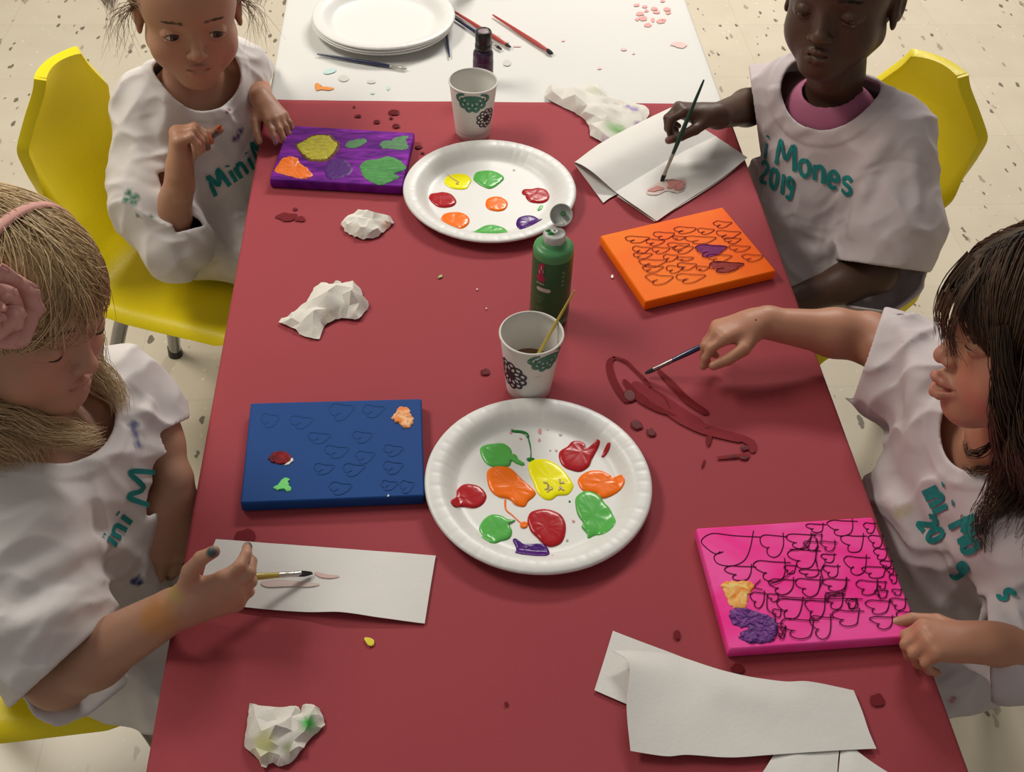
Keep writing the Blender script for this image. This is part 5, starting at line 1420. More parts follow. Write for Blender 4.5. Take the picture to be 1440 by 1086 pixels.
M_jean = mat('denim_dark', (.03, .04, .075, 1), .8, var=.2, vscale=60, bump=.2, bscale=400)
M_shoe = mat('shoe_dark', (.05, .045, .05, 1), .6); M_sole = mat('shoe_sole', (.55, .53, .5, 1), .6)
def legs(person, hip, fwd, m, th=.215, sh=.225, sp=.058):
    """trousers and shoes of the seated figure"""
    f = unit(A(fwd[0], fwd[1], 0)); s = A(f[1], -f[0], 0); hip = A(*hip); S = SDF(); feet = []
    for k in (-1, 1):
        a = hip+s*k*sp; kn = a+f*th+A(0, 0, .0)+s*k*.012; an = A(*(kn+f*.025)); an[2] = max(.075, kn[2]-sh)
        S.add(p_cone(a, kn, .058, .046), .03); S.add(p_cone(kn, an, .045, .033), .012); feet.append((an, f))
    S.add(p_cone(hip-s*sp, hip+s*sp, .058, .058), .03)
    lo, hi = bounds(S); V, Q = polygonise(S, lo, hi, .006, relax=2); mesh('trousers', V, Q, m, person)
    for an, f in feet:
        S = SDF(); z = an[2]-.030; S.add(p_cone(A(an[0], an[1], z)-f*.01, A(an[0], an[1], z-.012)+f*.07, .034, .027), .02); S.add(p_cone(an+A(0, 0, .01), A(an[0], an[1], z), .034, .034), .02)
        S.sub(p_box(A(an[0], an[1], z-.028-.05), (.3, .3, .05), .001), .003)
        lo, hi = bounds(S); V, Q = polygonise(S, lo, hi, .005, relax=2); mesh('shoe', V, Q, M_shoe, person)
def cut_box(S, p, d, depth=.07, half=.10, k=.004, view=None):
    """open end of a sleeve or hem: everything past p along d is removed"""
    d = unit(d)
    if view is not None:                       # second axis along the given direction, half = (along it, across)
        a = unit(view); d = unit(d-a*(d@a)); b = np.cross(d, a)
        S.sub(p_box(np.asarray(p)+d*depth, (depth, half[0], half[1]), .002, np.stack([d, a, b])), k); return
    a = unit(np.cross(d, A(.2, .1, 1))); b = np.cross(d, a)
    S.sub(p_box(np.asarray(p)+d*depth, (depth, half, half), .002, np.stack([d, a, b])), k)
# ------------------------------------------------------------------ girl at the far left, brown hair, holding a small brush
def kid_a():
    h = Head((-.3584, 1.5462, .8155), (.25, -.965, -.06), (.045, .01, 1), 1.0)
    nb = A(-.377, 1.585, .690)
    shR, shL = A(-.447, 1.545, .640), A(-.322, 1.652, .640)
    sr = unit(shR-shL); fw = unit(A(.65, -.76, 0)); Rt = np.stack([sr, fw, A(0, 0, 1)])
    elR, wrR = A(-.430, 1.430, .490), PZ(253, 258, .598)
    elL, wrL = A(-.325, 1.752, .585), A(-.2745, 1.562, .643)
    S = SDF(); face(S, h, gaze=(1, 0, 0), lips=.95)
    S.add(p_cone(h.w((0, -.022, -.055)), nb, .036, .040), .022)
    S.add(p_cone(shR+A(.012, .01, 0), shL+A(-.012, -.01, 0), .034, .034), .03)
    S.add(p_ell((-.385, 1.592, .585), (.088, .062, .095), Rt), .03); S.add(p_ell((-.41, 1.575, .47), (.085, .065, .09), Rt), .03)
    arm(S, shR, elR, wrR, (.033, .031, .030, .0215)); arm(S, shL, elL, wrL, (.032, .028, .026, .0185))
    # right hand pinches the brush in front of the chest
    tR = hand(S, wrR+A(.002, -.002, .012), I(.10, .90, .40), I(-.95, .1, .25), side=-1, sc=1.24,
              curls=[(1.15, .95, .35), (1.25, 1.1, .5), (1.2, 1.25, .6), (1.1, 1.3, .6)], thumb=((.55, .75, -.35), (.72, .35, -.75), (.55, .15, -.9)))
    # left hand leans on the table edge, fingers reaching the canvas
    tL = hand(S, wrL+A(.004, -.010, .002), (.52, -.82, -.18), (.12, -.18, .97), side=1, sc=.88,
              curls=[(.22, .25, .15), (.30, .35, .2), (.35, .5, .3), (.4, .6, .3)], thumb=((.70, .65, -.25), (.90, .35, -.25), (.95, .2, -.2)), spread=.16)
    lipc = (.40, .13, .115); org = (.62, .16, .05)
    tints = [('line', np.array(h.lipline[:7]), .0040, lipc, .75), ('line', np.array(h.lipline[7:]), .0042, lipc, .7),
             ('pt', wrL+A(.012, .045, .006), .016, org, .75), ('pt', tR[0][0], .011, org, .7), ('pt', tR[1][0], .010, (.10, .04, .06), .7), ('pt', tL[0][0], .010, (.25, .10, .30), .5),
             ('pt', h.w((-.034, .07, -.045)), .022, (.55, .22, .17), .35), ('pt', h.w((.034, .07, -.045)), .022, (.55, .22, .17), .35)]
    o = make_body(S, 'brown-haired girl in a white shirt at the far left, holding a paint-smeared brush upright', skin_mat('skin_a', (.46, .235, .15, 1)), tints, loc=(-.42, 1.56, .33))
    eyes(o, h, (.18, .40, .66)); brows(o, S, h, hair_mat('brow_a', (.13, .075, .045, 1), (.20, .12, .07, 1)))
    # shirt
    T = SDF()
    T.add(p_cone(shR+A(.02, .015, .006), shL+A(-.01, -.01, .004), .046, .044), 0)
    T.add(p_ell((-.382, 1.590, .595), (.112, .080, .105), Rt), .04)
    T.add(p_ell((-.385, 1.570, .50), (.113, .092, .11), Rt), .05)
    T.add(p_ell((-.392, 1.568, .415), (.108, .108, .075), Rt), .05)
    T.add(p_cone(A(-.375, 1.505, .402), A(-.285, 1.480, .395), .064, .060), .04); T.add(p_cone(A(-.40, 1.60, .405), A(-.27, 1.60, .400), .068, .060), .04)
    # right sleeve hangs wide round the bent elbow
    T.add(p_cone(shR, A(-.448, 1.462, .525), .050, .064), .04); T.add(p_cone(A(-.448, 1.462, .525), A(-.420, 1.412, .475), .062, .058), .03)
    T.add(p_cone(shL, A(-.322, 1.715, .605), .044, .044), .03)
    T.fold_at = len(T.ops)
    cloth(T, A(-.39, 1.56, .50), .25, 3.0, 0.0085, 1)
    fold_lines(T, [([(255, 300), (300, 330), (322, 385)], .010, .010), ([(275, 285), (310, 300), (330, 350)], -.006, .010), ([(230, 130), (265, 142), (310, 132)], .003, .008),
                   ([(185, 205), (205, 232), (235, 238)], .007, .008), ([(175, 245), (210, 262), (232, 262)], -.006, .009), ([(300, 160), (330, 200), (340, 250)], .004, .012), ([(255, 340), (262, 370), (300, 392)], -.006, .010),
                   ([(205, 160), (215, 190), (228, 215)], -.004, .010)])
    # thicker ribbed neckband
    na, nb2 = A(-.362, 1.562, .700), A(-.372, 1.590, .82)
    neck = p_cone(na, nb2, .066, .085)
    T.disp(lambda P: -.0022*np.clip((.016-np.abs(neck[0](P)-.004))/.004, 0, 1), na, .13)
    T.shell(.0070)
    T.sub(neck, .004)
    cut_box(T, PZ(243, 290, .545)-FW*.030, I(.93, .20, .10), .022, (.030, .046), view=ray(243, 292))
    cut_box(T, A(-.322, 1.722, .600), (.1, .9, -.35), .06, .08)
    T.sub(p_box((-.40, 1.56, .10), (.4, .4, .262), .002), .004); T.sub(p_box((.0, 1.55, .405), (.284, .4, .2), .002), .004)
    green = (.02, .17, .10); pur = (.10, .04, .22)
    pt = lambda pix: [x for x in T.march(pix, 1.2) if not np.isnan(x[0])]
    st = [(pt([(181, 272), (190, 278), (186, 284), (176, 280)]), .007, green, .95), (pt([(213, 305), (193, 303)]), .004, green, .8), (pt([(339, 184), (335, 191), (331, 196)]), .006, pur, .9), (pt([(322, 154), (320, 158)]), .0035, (.25, .02, .03), .95),
          (pt([(303, 245), (312, 252)]), .003, (.15, .05, .07), .8), (pt([(365, 165), (362, 160)]), .009, pur, .6)]
    sh = make_shirt(o, T, M_shirt, h=.0025, stains=st)
    lettering(sh, T, [('Mini', line_fn((303, 275), (21, -14.5), (-14, -25), .0)), ('Mo', line_fn((362, 228), (17, -17), (-12, -24)))], .0074, 1.2)
    # undershirt strap at the neck, left in the photo
    legs(o, A(-.43, 1.570, .424), (1, .02), M_jean, sp=.048, th=.250)
    # hair drawn back with loose wisps at both temples
    M_h = hair_mat('hair_a', (.12, .070, .038, 1), (.40, .26, .15, 1))
    hair_cap(o, h, M_h, [((0, .085, -.050), (.060, .072, .085)), ((0, .112, .006), (.050, .068, .056)), ((.075, .005, -.055), (.03, .045, .035)), ((-.075, .005, -.055), (.03, .045, .035))], tone=.45, rough=.0005, fore=False)
    H = Hair(3)
    def root():
        while True:
            v = unit(H.rs.normal(size=3))
            if v[2] > -.25 and v[1] < .86 and (v[1] < .50 or v[2] > .40 or abs(v[0]) > .72 and v[2] > -.05): return v
    H.over_skull(h, 1500, root, lambda P: np.stack([np.sign(P[:, 0])*.05-P[:, 0], -.11-P[:, 1], .03-P[:, 2]], -1), .16, off=.0085, r=.00055, ax=(.073, .098, .0785))
    for sx in (-1, 1):
        for k in range(30):
            a = h.w((sx*.066, .02-.02*H.rs.rand(), .03-.03*H.rs.rand())); e = H.rs.normal(size=3)*.010
            H.strand(catmull(np.array([a, h.w((sx*(.078+.01*H.rs.rand()), .005, -.005))+e*.4, h.w((sx*(.088+.02*H.rs.rand()), -.01, -.035))+e*.8, h.w((sx*(.088+.03*H.rs.rand()), -.01+.03*H.rs.rand(), -.075+.02*H.rs.rand()))+e]), 6), .00042)
        H.lock([h.w((sx*.05, -.07, .05)), h.w((sx*.095, -.075, .03)), h.w((sx*.110, -.06, -.02)), h.w((sx*.105, -.05, -.05))], [.012, .018, .013, .004], 150, r=.00045, wave=.003)
    H.build(o, M_h)
    # brush held in the fingers
    g = (tR[0][0]+tR[4][0])/2; tip = PZ(310, 176, .690); d = unit(tip-g)
    brush(tip-d*.10, tip, 'brush with orange tip held by the brown-haired girl', M_navy, r=.0042, bl=.014, fl=.016, m_bris=mat('bristle_orange', (.72, .22, .08, 1), .5), m_fer=mat('ferrule_paint', (.45, .10, .04, 1), .4))
kid_a()
# ------------------------------------------------------------------ blonde girl at the near left
def kid_b():
    h = Head((-.4120, .8330, .8640), (.86, -.46, -.14), (.24, .14, .958), 1.0)
    nb = A(-.432, .822, .735)
    shR, shL = A(-.438, .702, .660), A(-.372, .915, .655)
    sr = unit(shR-shL); fw = unit(np.cross(A(0, 0, 1), sr)); Rt = np.stack([sr, fw, A(0, 0, 1)])
    elR, wrR = A(-.405, .612, .535), A(-.268, .620, .640)
    elL, wrL = PZ(216, 604, .615), PZ(244, 682, .578)
    S = SDF(); face(S, h, lid=.9)
    S.add(p_cone(h.w((0, -.022, -.055)), nb, .037, .042), .022)
    S.add(p_cone(shR+A(.012, .02, 0), shL+A(-.005, -.02, 0), .036, .036), .03)
    S.add(p_ell((-.420, .812, .60), (.095, .065, .10), Rt), .03); S.add(p_ell((-.45, .81, .47), (.09, .068, .095), Rt), .03)
    arm(S, shR, elR, wrR, (.036, .034, .0325, .0215)); arm(S, shL, elL, wrL, (.034, .029, .026, .019))
    tR = hand(S, wrR+I(.010, .003, .004), I(.93, .32, .15), I(.1, -.55, .83), side=-1, sc=1.06,
              curls=[(.45, .75, .4), (.60, 1.0, .5), (.75, 1.1, .6), (.8, 1.2, .6)], thumb=((.62, .78, .10), (.80, .55, .15), (.90, .30, .20)), spread=.08)
    tL = hand(S, wrL+I(0, -.010, 0), I(-.06, -.98, .02), I(.45, .0, .88), side=1, sc=1.36,
              curls=[(.45, .4, .25), (.55, .45, .3), (.65, .5, .3), (.75, .5, .3)], thumb=((.75, .62, -.10), (.90, .40, -.15), (.98, .15, -.1)), spread=.12)
    lipc = (.46, .17, .15); nail = (.045, .075, .085)
    nt = lambda tp: tp[0]+tp[2]*tp[3]*.6+tp[1]*.001
    tints = [('line', np.array(h.lipline[:7]), .0042, lipc, .7), ('line', np.array(h.lipline[7:]), .0044, lipc, .65),
             ('pt', nt(tR[4]), .0055, nail, 1), ('pt', nt(tL[4]), .0055, nail, 1), ('pt', nt(tL[0]), .0045, nail, 1), ('pt', nt(tR[0]), .0045, nail, .9),
             ('pt', wrR+I(-.012, -.004, .02), .020, (.58, .24, .05), .65), ('pt', wrR+I(.012, .018, .012), .013, (.50, .40, .06), .75),
             ('pt', h.w((.040, .066, -.045)), .026, (.62, .27, .20), .4), ('pt', h.w((0, .098, -.037)), .012, (.60, .27, .20), .3)]
    o = make_body(S, 'blonde girl with a pink hair flower at the near left, painting on a paper strip', skin_mat('skin_b', (.50, .265, .175, 1)), tints, loc=(-.48, .80, .33))
    eyes(o, h, (-.1, .55, .45), lash=(.0030, .0016)); brows(o, S, h, hair_mat('brow_b', (.16, .10, .05, 1), (.24, .16, .08, 1)))
    T = SDF()
    T.add(p_cone(shR+A(.012, .03, .010), shL+A(-.005, -.03, .008), .050, .048), 0)
    T.add(p_ell((-.412, .812, .60), (.118, .086, .11), Rt), .04)
    T.add(p_ell((-.425, .805, .49), (.125, .098, .12), Rt), .05)
    T.add(p_ell((-.435, .812, .405), (.128, .120, .075), Rt), .05)
    T.add(p_cone(A(-.395, .722, .392), A(-.305, .690, .386), .078, .068), .04); T.add(p_cone(A(-.44, .86, .390), A(-.345, .865, .375), .066, .052), .04)
    T.add(p_cone(shR, A(-.425, .648, .600), .056, .066), .04); T.add(p_cone(A(-.425, .648, .600), A(-.385, .605, .553), .066, .062), .03)
    T.add(p_cone(shL, PZ(222, 622, .600), .047, .048), .03)
    T.fold_at = len(T.ops)
    cloth(T, A(-.42, .78, .52), .27, 9.0, 0.0085, 1)
    fold_lines(T, [([(10, 830), (60, 800), (120, 770), (165, 765)], .012, .010), ([(20, 855), (70, 825), (125, 800), (160, 800)], -.006, .010), ([(120, 800), (165, 800), (215, 815), (240, 830)], .012, .010),
                   ([(0, 890), (50, 870), (100, 850)], .006, .009), ([(30, 930), (65, 880), (110, 835)], .005, .008), ([(165, 770), (200, 790), (240, 800)], .006, .008),
                   ([(60, 975), (110, 1000), (160, 1000)], -.006, .012), ([(170, 965), (200, 985), (212, 1030)], .006, .012), ([(195, 545), (180, 580), (175, 600)], -.006, .010), ([(215, 560), (205, 585), (195, 610)], .005, .008)])
    na, nb2 = A(-.405, .812, .735), A(-.418, .822, .83)
    neck = p_cone(na, nb2, .066, .085)
    T.disp(lambda P: -.0024*np.clip((.018-np.abs(neck[0](P)-.004))/.004, 0, 1), na, .13)
    T.shell(.0070)
    T.sub(neck, .004)
    cut_box(T, PZ(112, 908, .585), I(.76, -.58, .30), .06, (.060, .095), view=ray(112, 908))
    cut_box(T, PZ(220, 610, .605), I(.42, -.88, -.05), .04, (.060, .048), view=ray(220, 610))
    T.sub(p_box((-.42, .80, .09), (.5, .5, .262), .002), .004); T.sub(p_box((-.12, .8, .48), (.150, .4, .25), .002), .004)
    pt = lambda pix: [x for x in T.march(pix, .7) if not np.isnan(x[0])]
    sh = make_shirt(o, T, M_shirt, h=.0025, stains=[(pt([(192, 815), (197, 820), (188, 818)]), .006, (.01, .05, .20), .95), (pt([(187, 600), (191, 612), (196, 626)]), .007, (.03, .06, .22), .8)])
    lettering(sh, T, [('ini', line_fn((160, 772), (17, -26), (-22, -15))), ('M', line_fn((212, 712), (4, -50), (-34, -8)))], .0058, .7)
    legs(o, A(-.50, .80, .424), (1, 0), M_jean)
    # hair
    M_h = hair_mat('hair_b', (.38, .235, .11, 1), (.86, .67, .39, 1))
    cut = [((.006, .095, -.056), (.058, .072, .070)), ((0, .112, -.030), (.050, .062, .040)), ((.078, .026, -.055), (.026, .036, .036))]
    hair_cap(o, h, M_h, cut, grow=.0045, tone=.40)
    H = Hair(11)
    def root():
        while True:
            v = unit(H.rs.normal(size=3))
            if v[2] > -.2 and v[1] < .86 and (v[1] < .40 or v[2] > .10 or (abs(v[0]) > .66 and v[2] > .0)): return v
    def flow(P):
        # combed from the crown forward and down the sides
        return np.stack([P[:, 0]*.9-.010, .045-P[:, 1]*.45, -.035+0*P[:, 2]], -1)
    H.over_skull(h, 3400, root, flow, .14, off=.0050, r=.00055, jit=.08, ax=(.073, .097, .0775))
    L = lambda *q: [h.w(p) for p in q]
    # near side: behind the ear and over the right shoulder on to the chest
    H.lock([h.w((.074, -.020, .0)), h.w((.082, -.024, -.05)), h.w((.080, -.005, -.10)), PZ(30, 622, .745), PZ(60, 660, .715)], [.014, .026, .030, .028, .010], 420, r=.0006, wave=.003, wfreq=2)
    H.lock([h.w((.066, -.050, -.01)), h.w((.080, -.060, -.06)), h.w((.082, -.035, -.12)), PZ(0, 640, .735), PZ(22, 668, .70)], [.020, .030, .032, .028, .008], 380, r=.0006, wave=.003, wfreq=2)
    H.lock([h.w((.070, -.010, -.03)), h.w((.070, .005, -.08)), PZ(85, 610, .752), PZ(125, 618, .742), PZ(150, 600, .735)], [.010, .015, .015, .014, .005], 190, r=.0006, wave=.003)
    # far side: past the cheek and over the left shoulder
    H.lock([h.w((-.064, .010, .02)), h.w((-.076, .018, -.03)), h.w((-.074, .030, -.09)), PZ(165, 560, .715), PZ(178, 590, .69)], [.012, .017, .018, .015, .005], 240, r=.0006, wave=.003)
    H.lock([h.w((-.055, -.05, .0)), h.w((-.072, -.06, -.07)), h.w((-.062, -.04, -.14)), h.w((-.06, -.02, -.18))], [.02, .028, .024, .008], 200, r=.0006, wave=.003)
    H.lock([h.w((0, -.09, .0)), h.w((.0, -.105, -.07)), h.w((.0, -.095, -.16)), h.w((0, -.085, -.2))], [.03, .04, .035, .01], 300, r=.0006, wave=.003)
    for k in range(60):       # flyaway hairs over the brow
        a = H.rs.rand()
        q = np.array([(-.03+.09*a, .060-.02*a, .070), (-.035+.10*a, .085-.02*a, .045-.01*H.rs.rand()), (-.045+.115*a, .082-.045*a, .015-.03*H.rs.rand())])
        H.strand(h.w(catmull(q+H.rs.normal(size=(3, 3))*.003, 6)), .0004)
    H.build(o, M_h)
    # headband with a cloth rose on the right side of the head
    M_pk = mat('pink_cloth', (.72, .36, .32, 1), .75, var=.06, vscale=60, bump=.1, bscale=500)
    th = np.linspace(-.30, math.pi+.30, 48); c0 = A(0, -.012, .022); R_ = []
    for wv in (-.0065, -.003, .003, .0065):
        R_.append([h.w((c0[0]+.0795*math.cos(t), .012+wv-.018*math.sin(t)*0, c0[2]+.083*math.sin(t)+(-.002 if abs(wv) > .005 else 0))) for t in th])
    mb = MB(); mb.grid(np.array(R_)); band = mb.build('headband', M_pk, o, label='narrow pink headband')
    md = band.modifiers.new('thick', 'SOLIDIFY'); md.thickness = .0015
    sk = SDF(); sk.add(p_ell(h.w((0, -.012, .022)), A(.079, .097, .083), h.R), 0)
    fc = sk.march([(-3, 430)], .5)[0]; ax = unit(sk.grad(fc[None])[0]+unit(CAM-fc)*.5); u_ = unit(np.cross(ax, h.R[1])); v_ = np.cross(ax, u_)
    rs = np.random.RandomState(4)
    for k in range(15):
        ring = 0 if k < 7 else (1 if k < 12 else 2); a = k*2.4; R1 = (.036, .024, .011)[ring]; lift = (.004, .013, .020)[ring]
        mb = MB(); G = []
        cx = u_*math.cos(a)+v_*math.sin(a); cy_ = -u_*math.sin(a)+v_*math.cos(a)
        for s in np.linspace(0, 1, 9):
            row = []
            for t in np.linspace(-1, 1, 13):
                wd = R1*.80*math.sin(min(1, s*1.15)*math.pi*.62); rr = R1*s*(1-.12*t*t)
                row.append(fc+cx*rr+cy_*wd*t+ax*(lift+.012*s*s*(1-.3*ring)-.010*max(0, s-.75)*4*.5+.004*t*t*s+.0016*math.sin(t*7+k)))
            G.append(row)
        mb.grid(np.array(G)); p = mb.build('petal', M_pk, band); md = p.modifiers.new('thick', 'SOLIDIFY'); md.thickness = .0012
    # yellow-handled brush in the hand
    tip = PZ(441, 806, ZR+.006); end = PZ(262, 817, ZR+.060)
    brush(end, tip, 'yellow-handled brush held by the blonde girl over the paper strip', M_byel, r=.0038, bl=.014, fl=.024, m_fer=M_ferr)
kid_b()
# ------------------------------------------------------------------ girl with dark skin at the far right, painting with a green brush
def kid_c():
    h = Head((.5823, 1.4662, .8768), (-.545, -.835, .05), (-.03, .12, .99), 1.07)
    nb = A(.602, 1.462, .742)
    shL, shR = A(.690, 1.385, .672), A(.560, 1.520, .672)
    sr = unit(shR-shL); fw = unit(np.cross(A(0, 0, 1), sr)); Rt = np.stack([sr, fw, A(0, 0, 1)])
    elL, wrL = A(.665, 1.262, .520), A(.530, 1.245, .475)
    elR, wrR = A(.536, 1.582, .618), PZ(1008, 163, .676)
    S = SDF(); face(S, h, lid=.42, lips=1.25, nose=1.12, puff=.84)
    S.add(p_cone(h.w((0, -.022, -.055)), nb, .038, .043), .022)
    S.add(p_cone(shR+A(.006, -.012, 0), shL+A(-.012, .012, 0), .037, .037), .03)
    S.add(p_ell((.628, 1.455, .61), (.098, .066, .10), Rt), .03); S.add(p_ell((.655, 1.47, .48), (.092, .07, .095), Rt), .03)
    arm(S, shR, elR, wrR, (.034, .030, .028, .0195)); arm(S, shL, elL, wrL, (.036, .033, .030, .020))
    tR = hand(S, wrR+I(-.008, .0, .002), I(-.93, .10, .25), I(.05, .85, .50), side=-1, sc=1.06,
              curls=[(.65, .95, .45), (.85, 1.05, .5), (1.0, 1.1, .6), (1.1, 1.1, .6)], thumb=((.70, .55, -.45), (.85, .15, -.55), (.85, -.1, -.5)), spread=.06)
    hand(S, wrL+A(-.008, .004, -.002), A(-.85, .45, -.15), A(.1, 0, 1), side=1, sc=1.05)
    lipc = (.10, .035, .030)
    tints = [('line', np.array(h.lipline[:7]), .0042, lipc, .7), ('line', np.array(h.lipline[7:]), .0046, (.13, .05, .042), .7), ('pt', tR[4][0], .007, (.30, .13, .10), .6),
             ('pt', h.w((0, .1, -.035)), .010, (.16, .085, .045), .4)]
    o = make_body(S, 'girl with dark skin at the far right, painting with a green brush', skin_mat('skin_c', (.085, .042, .027, 1)), tints, loc=(.66, 1.46, .33))
    eyes(o, h, (.20, .75, .62), lash=(.0022, .0014)); brows(o, S, h, hair_mat('brow_c', (.012, .008, .006, 1), (.02, .012, .01, 1)))
    T = SDF()
    T.add(p_cone(shR+A(.006, -.018, .012), shL+A(-.015, .018, .012), .052, .054), 0)
    T.add(p_ell((.625, 1.455, .61), (.125, .090, .11), Rt), .04)
    T.add(p_ell((.625, 1.445, .50), (.128, .100, .12), Rt), .05)
    T.add(p_ell((.645, 1.455, .415), (.150, .125, .075), Rt), .05)
    T.add(p_cone(A(.62, 1.36, .400), A(.520, 1.345, .395), .074, .062), .04); T.add(p_cone(A(.63, 1.50, .400), A(.51, 1.48, .395), .070, .060), .04)
    T.add(p_cone(shL, A(.690, 1.305, .580), .056, .066), .04); T.add(p_cone(A(.690, 1.305, .580), A(.672, 1.262, .520), .066, .070), .03)
    T.add(p_cone(shR, A(.528, 1.565, .632), .050, .052), .03); T.add(p_cone(A(.528, 1.565, .632), A(.500, 1.535, .645), .050, .046), .02)
    T.fold_at = len(T.ops)
    cloth(T, A(.63, 1.44, .52), .27, 21.0, 0.0062, -1)
    fold_lines(T, [([(1255, 190), (1225, 225), (1195, 262), (1180, 300)], 0.0101, .010), ([(1270, 215), (1240, 250), (1215, 300)], -0.0060, .010), ([(1230, 245), (1205, 290), (1195, 340)], 0.0116, .010), ([(1190, 330), (1160, 350), (1110, 355)], 0.0101, .010),
                   ([(1110, 300), (1120, 330), (1150, 350)], -0.0075, .009), ([(1080, 285), (1095, 310), (1120, 320)], 0.0087, .008), ([(1185, 262), (1160, 300), (1150, 335)], -0.0040, .012), ([(1105, 178), (1120, 184), (1150, 172)], 0.0072, .008),
                   ([(1285, 210), (1287, 250), (1290, 300)], 0.0058, .008), ([(1150, 410), (1190, 405), (1225, 415)], 0.0087, .010), ([(1125, 425), (1160, 440), (1200, 438)], -0.0060, .010), ([(1092, 120), (1085, 150), (1080, 190)], 0.0087, .010), ([(1240, 330), (1262, 350), (1275, 375)], 0.0058, .009)])
    seam = [T.march([(x, y)], 1.1)[0] for x, y in ((1222, 238), (1240, 228), (1262, 226), (1285, 230), (1312, 238))]
    seam = np.array([q for q in seam if not np.isnan(q[0])])
    if len(seam) > 2: T.ops.insert(T.fold_at, ('d', lambda P: .0016*np.exp(-(seg_dist(P, seam)/.003)**2), seam.mean(0), .12))
    na, nb2 = A(.588, 1.445, .738), A(.598, 1.460, .85)
    neck = p_cone(na, nb2, .072, .092)
    T.disp(lambda P: -.0026*np.clip((.022-np.abs(neck[0](P)-.004))/.004, 0, 1), na, .14)
    T.shell(.0070); T.sub(neck, .004)
    cut_box(T, PZ(1250, 376, .560), I(-.18, -.97, 0), .032, (.075, .086), view=ray(1238, 372))
    cut_box(T, PZ(1061, 156, .650), I(-.98, -.19, .0), .04, (.14, .075), view=ray(1061, 156))
    T.sub(p_box((.63, 1.45, .09), (.5, .5, .262), .002), .004); T.sub(p_box((.32, 1.45, .48), (.157, .4, .25), .002), .004)
    sh = make_shirt(o, T, M_shirt2, h=.0025)
    lettering(sh, T, [('i', line_fn((1072, 220), (22, 14), (4, -36))), ('Mones', line_fn((1092, 230), (27, 11.5), (3, -34), 0, .0)), ('2019', line_fn((1068, 252), (18, 11.5), (3.5, -29)))], .0064, 1.1)
    legs(o, A(.66, 1.47, .424), (-.97, -.1), M_jean)
    # pink top showing inside the wide neckline
    U = SDF(); U.add(p_ell((.608, 1.454, .680), (.075, .062, .052), Rt), 0); U.add(p_ell((.630, 1.460, .60), (.098, .066, .09), Rt), .03)
    nk = p_cone(A(.592, 1.452, .735), A(.600, 1.46, .85), .043, .058); U.shell(.005); U.sub(nk, .003); U.sub(p_box((.62, 1.45, .50), (.3, .3, .09), .002), .003)
    lo, hi = bounds(U); V, Q = polygonise(U, lo, hi, .0028, relax=2)
    mesh('undershirt', V, Q, mat('knit_pink', (.40, .115, .21, 1), .85, var=.06, vscale=80, bump=.2, bscale=700), o)
    M_h = hair_mat('hair_c', (.008, .006, .005, 1), (.035, .024, .018, 1))
    hair_cap(o, h, M_h, [((0, .085, -.045), (.064, .075, .085)), ((0, .110, .0), (.052, .068, .060)), ((.075, .01, -.045), (.028, .04, .04)), ((-.075, .012, -.045), (.028, .04, .04))], grow=.004)
    H = Hair(5)
    def root():
        while True:
            v = unit(H.rs.normal(size=3))
            if v[2] > -.2 and v[1] < .8 and (v[1] < .40 or v[2] > .55 or (abs(v[0]) > .8 and v[2] > .1)): return v
    H.over_skull(h, 900, root, lambda P: np.stack([-P[:, 0], -.10-P[:, 1], .02-P[:, 2]], -1), .14, off=.007, r=.0006)
    for k in range(420):      # curly puff gathered at the back
        a = unit(H.rs.normal(size=3)); c0 = A(-.035, -.105, .0); p0 = c0+a*.020; ph = H.rs.rand()*6.28
        q = np.array([p0+a*.026*t+A(math.sin(t*9+ph), math.cos(t*9+ph), math.sin(t*7+ph*2))*.0045 for t in np.linspace(0, 1, 14)]); H.strand(h.w(q), .0006)
    U = SDF(); U.add(p_ell(h.w((-.035, -.105, .0)), (.036, .034, .034)), 0); lo, hi = bounds(U); V, Q = polygonise(U, lo, hi, .004)
    mesh('hair_puff', V, Q, M_h, o, tint=np.tile([.1, .1, .1, 1], (len(V), 1)))
    H.build(o, M_h)
    tip = PZ(929, 258, ZR+.008); end = PZ(990, 112, .752)
    brush(end, tip, 'dark green brush held upright over the folded towel', M_bgreen, r=.0036, bl=.012, fl=.034)
kid_c()
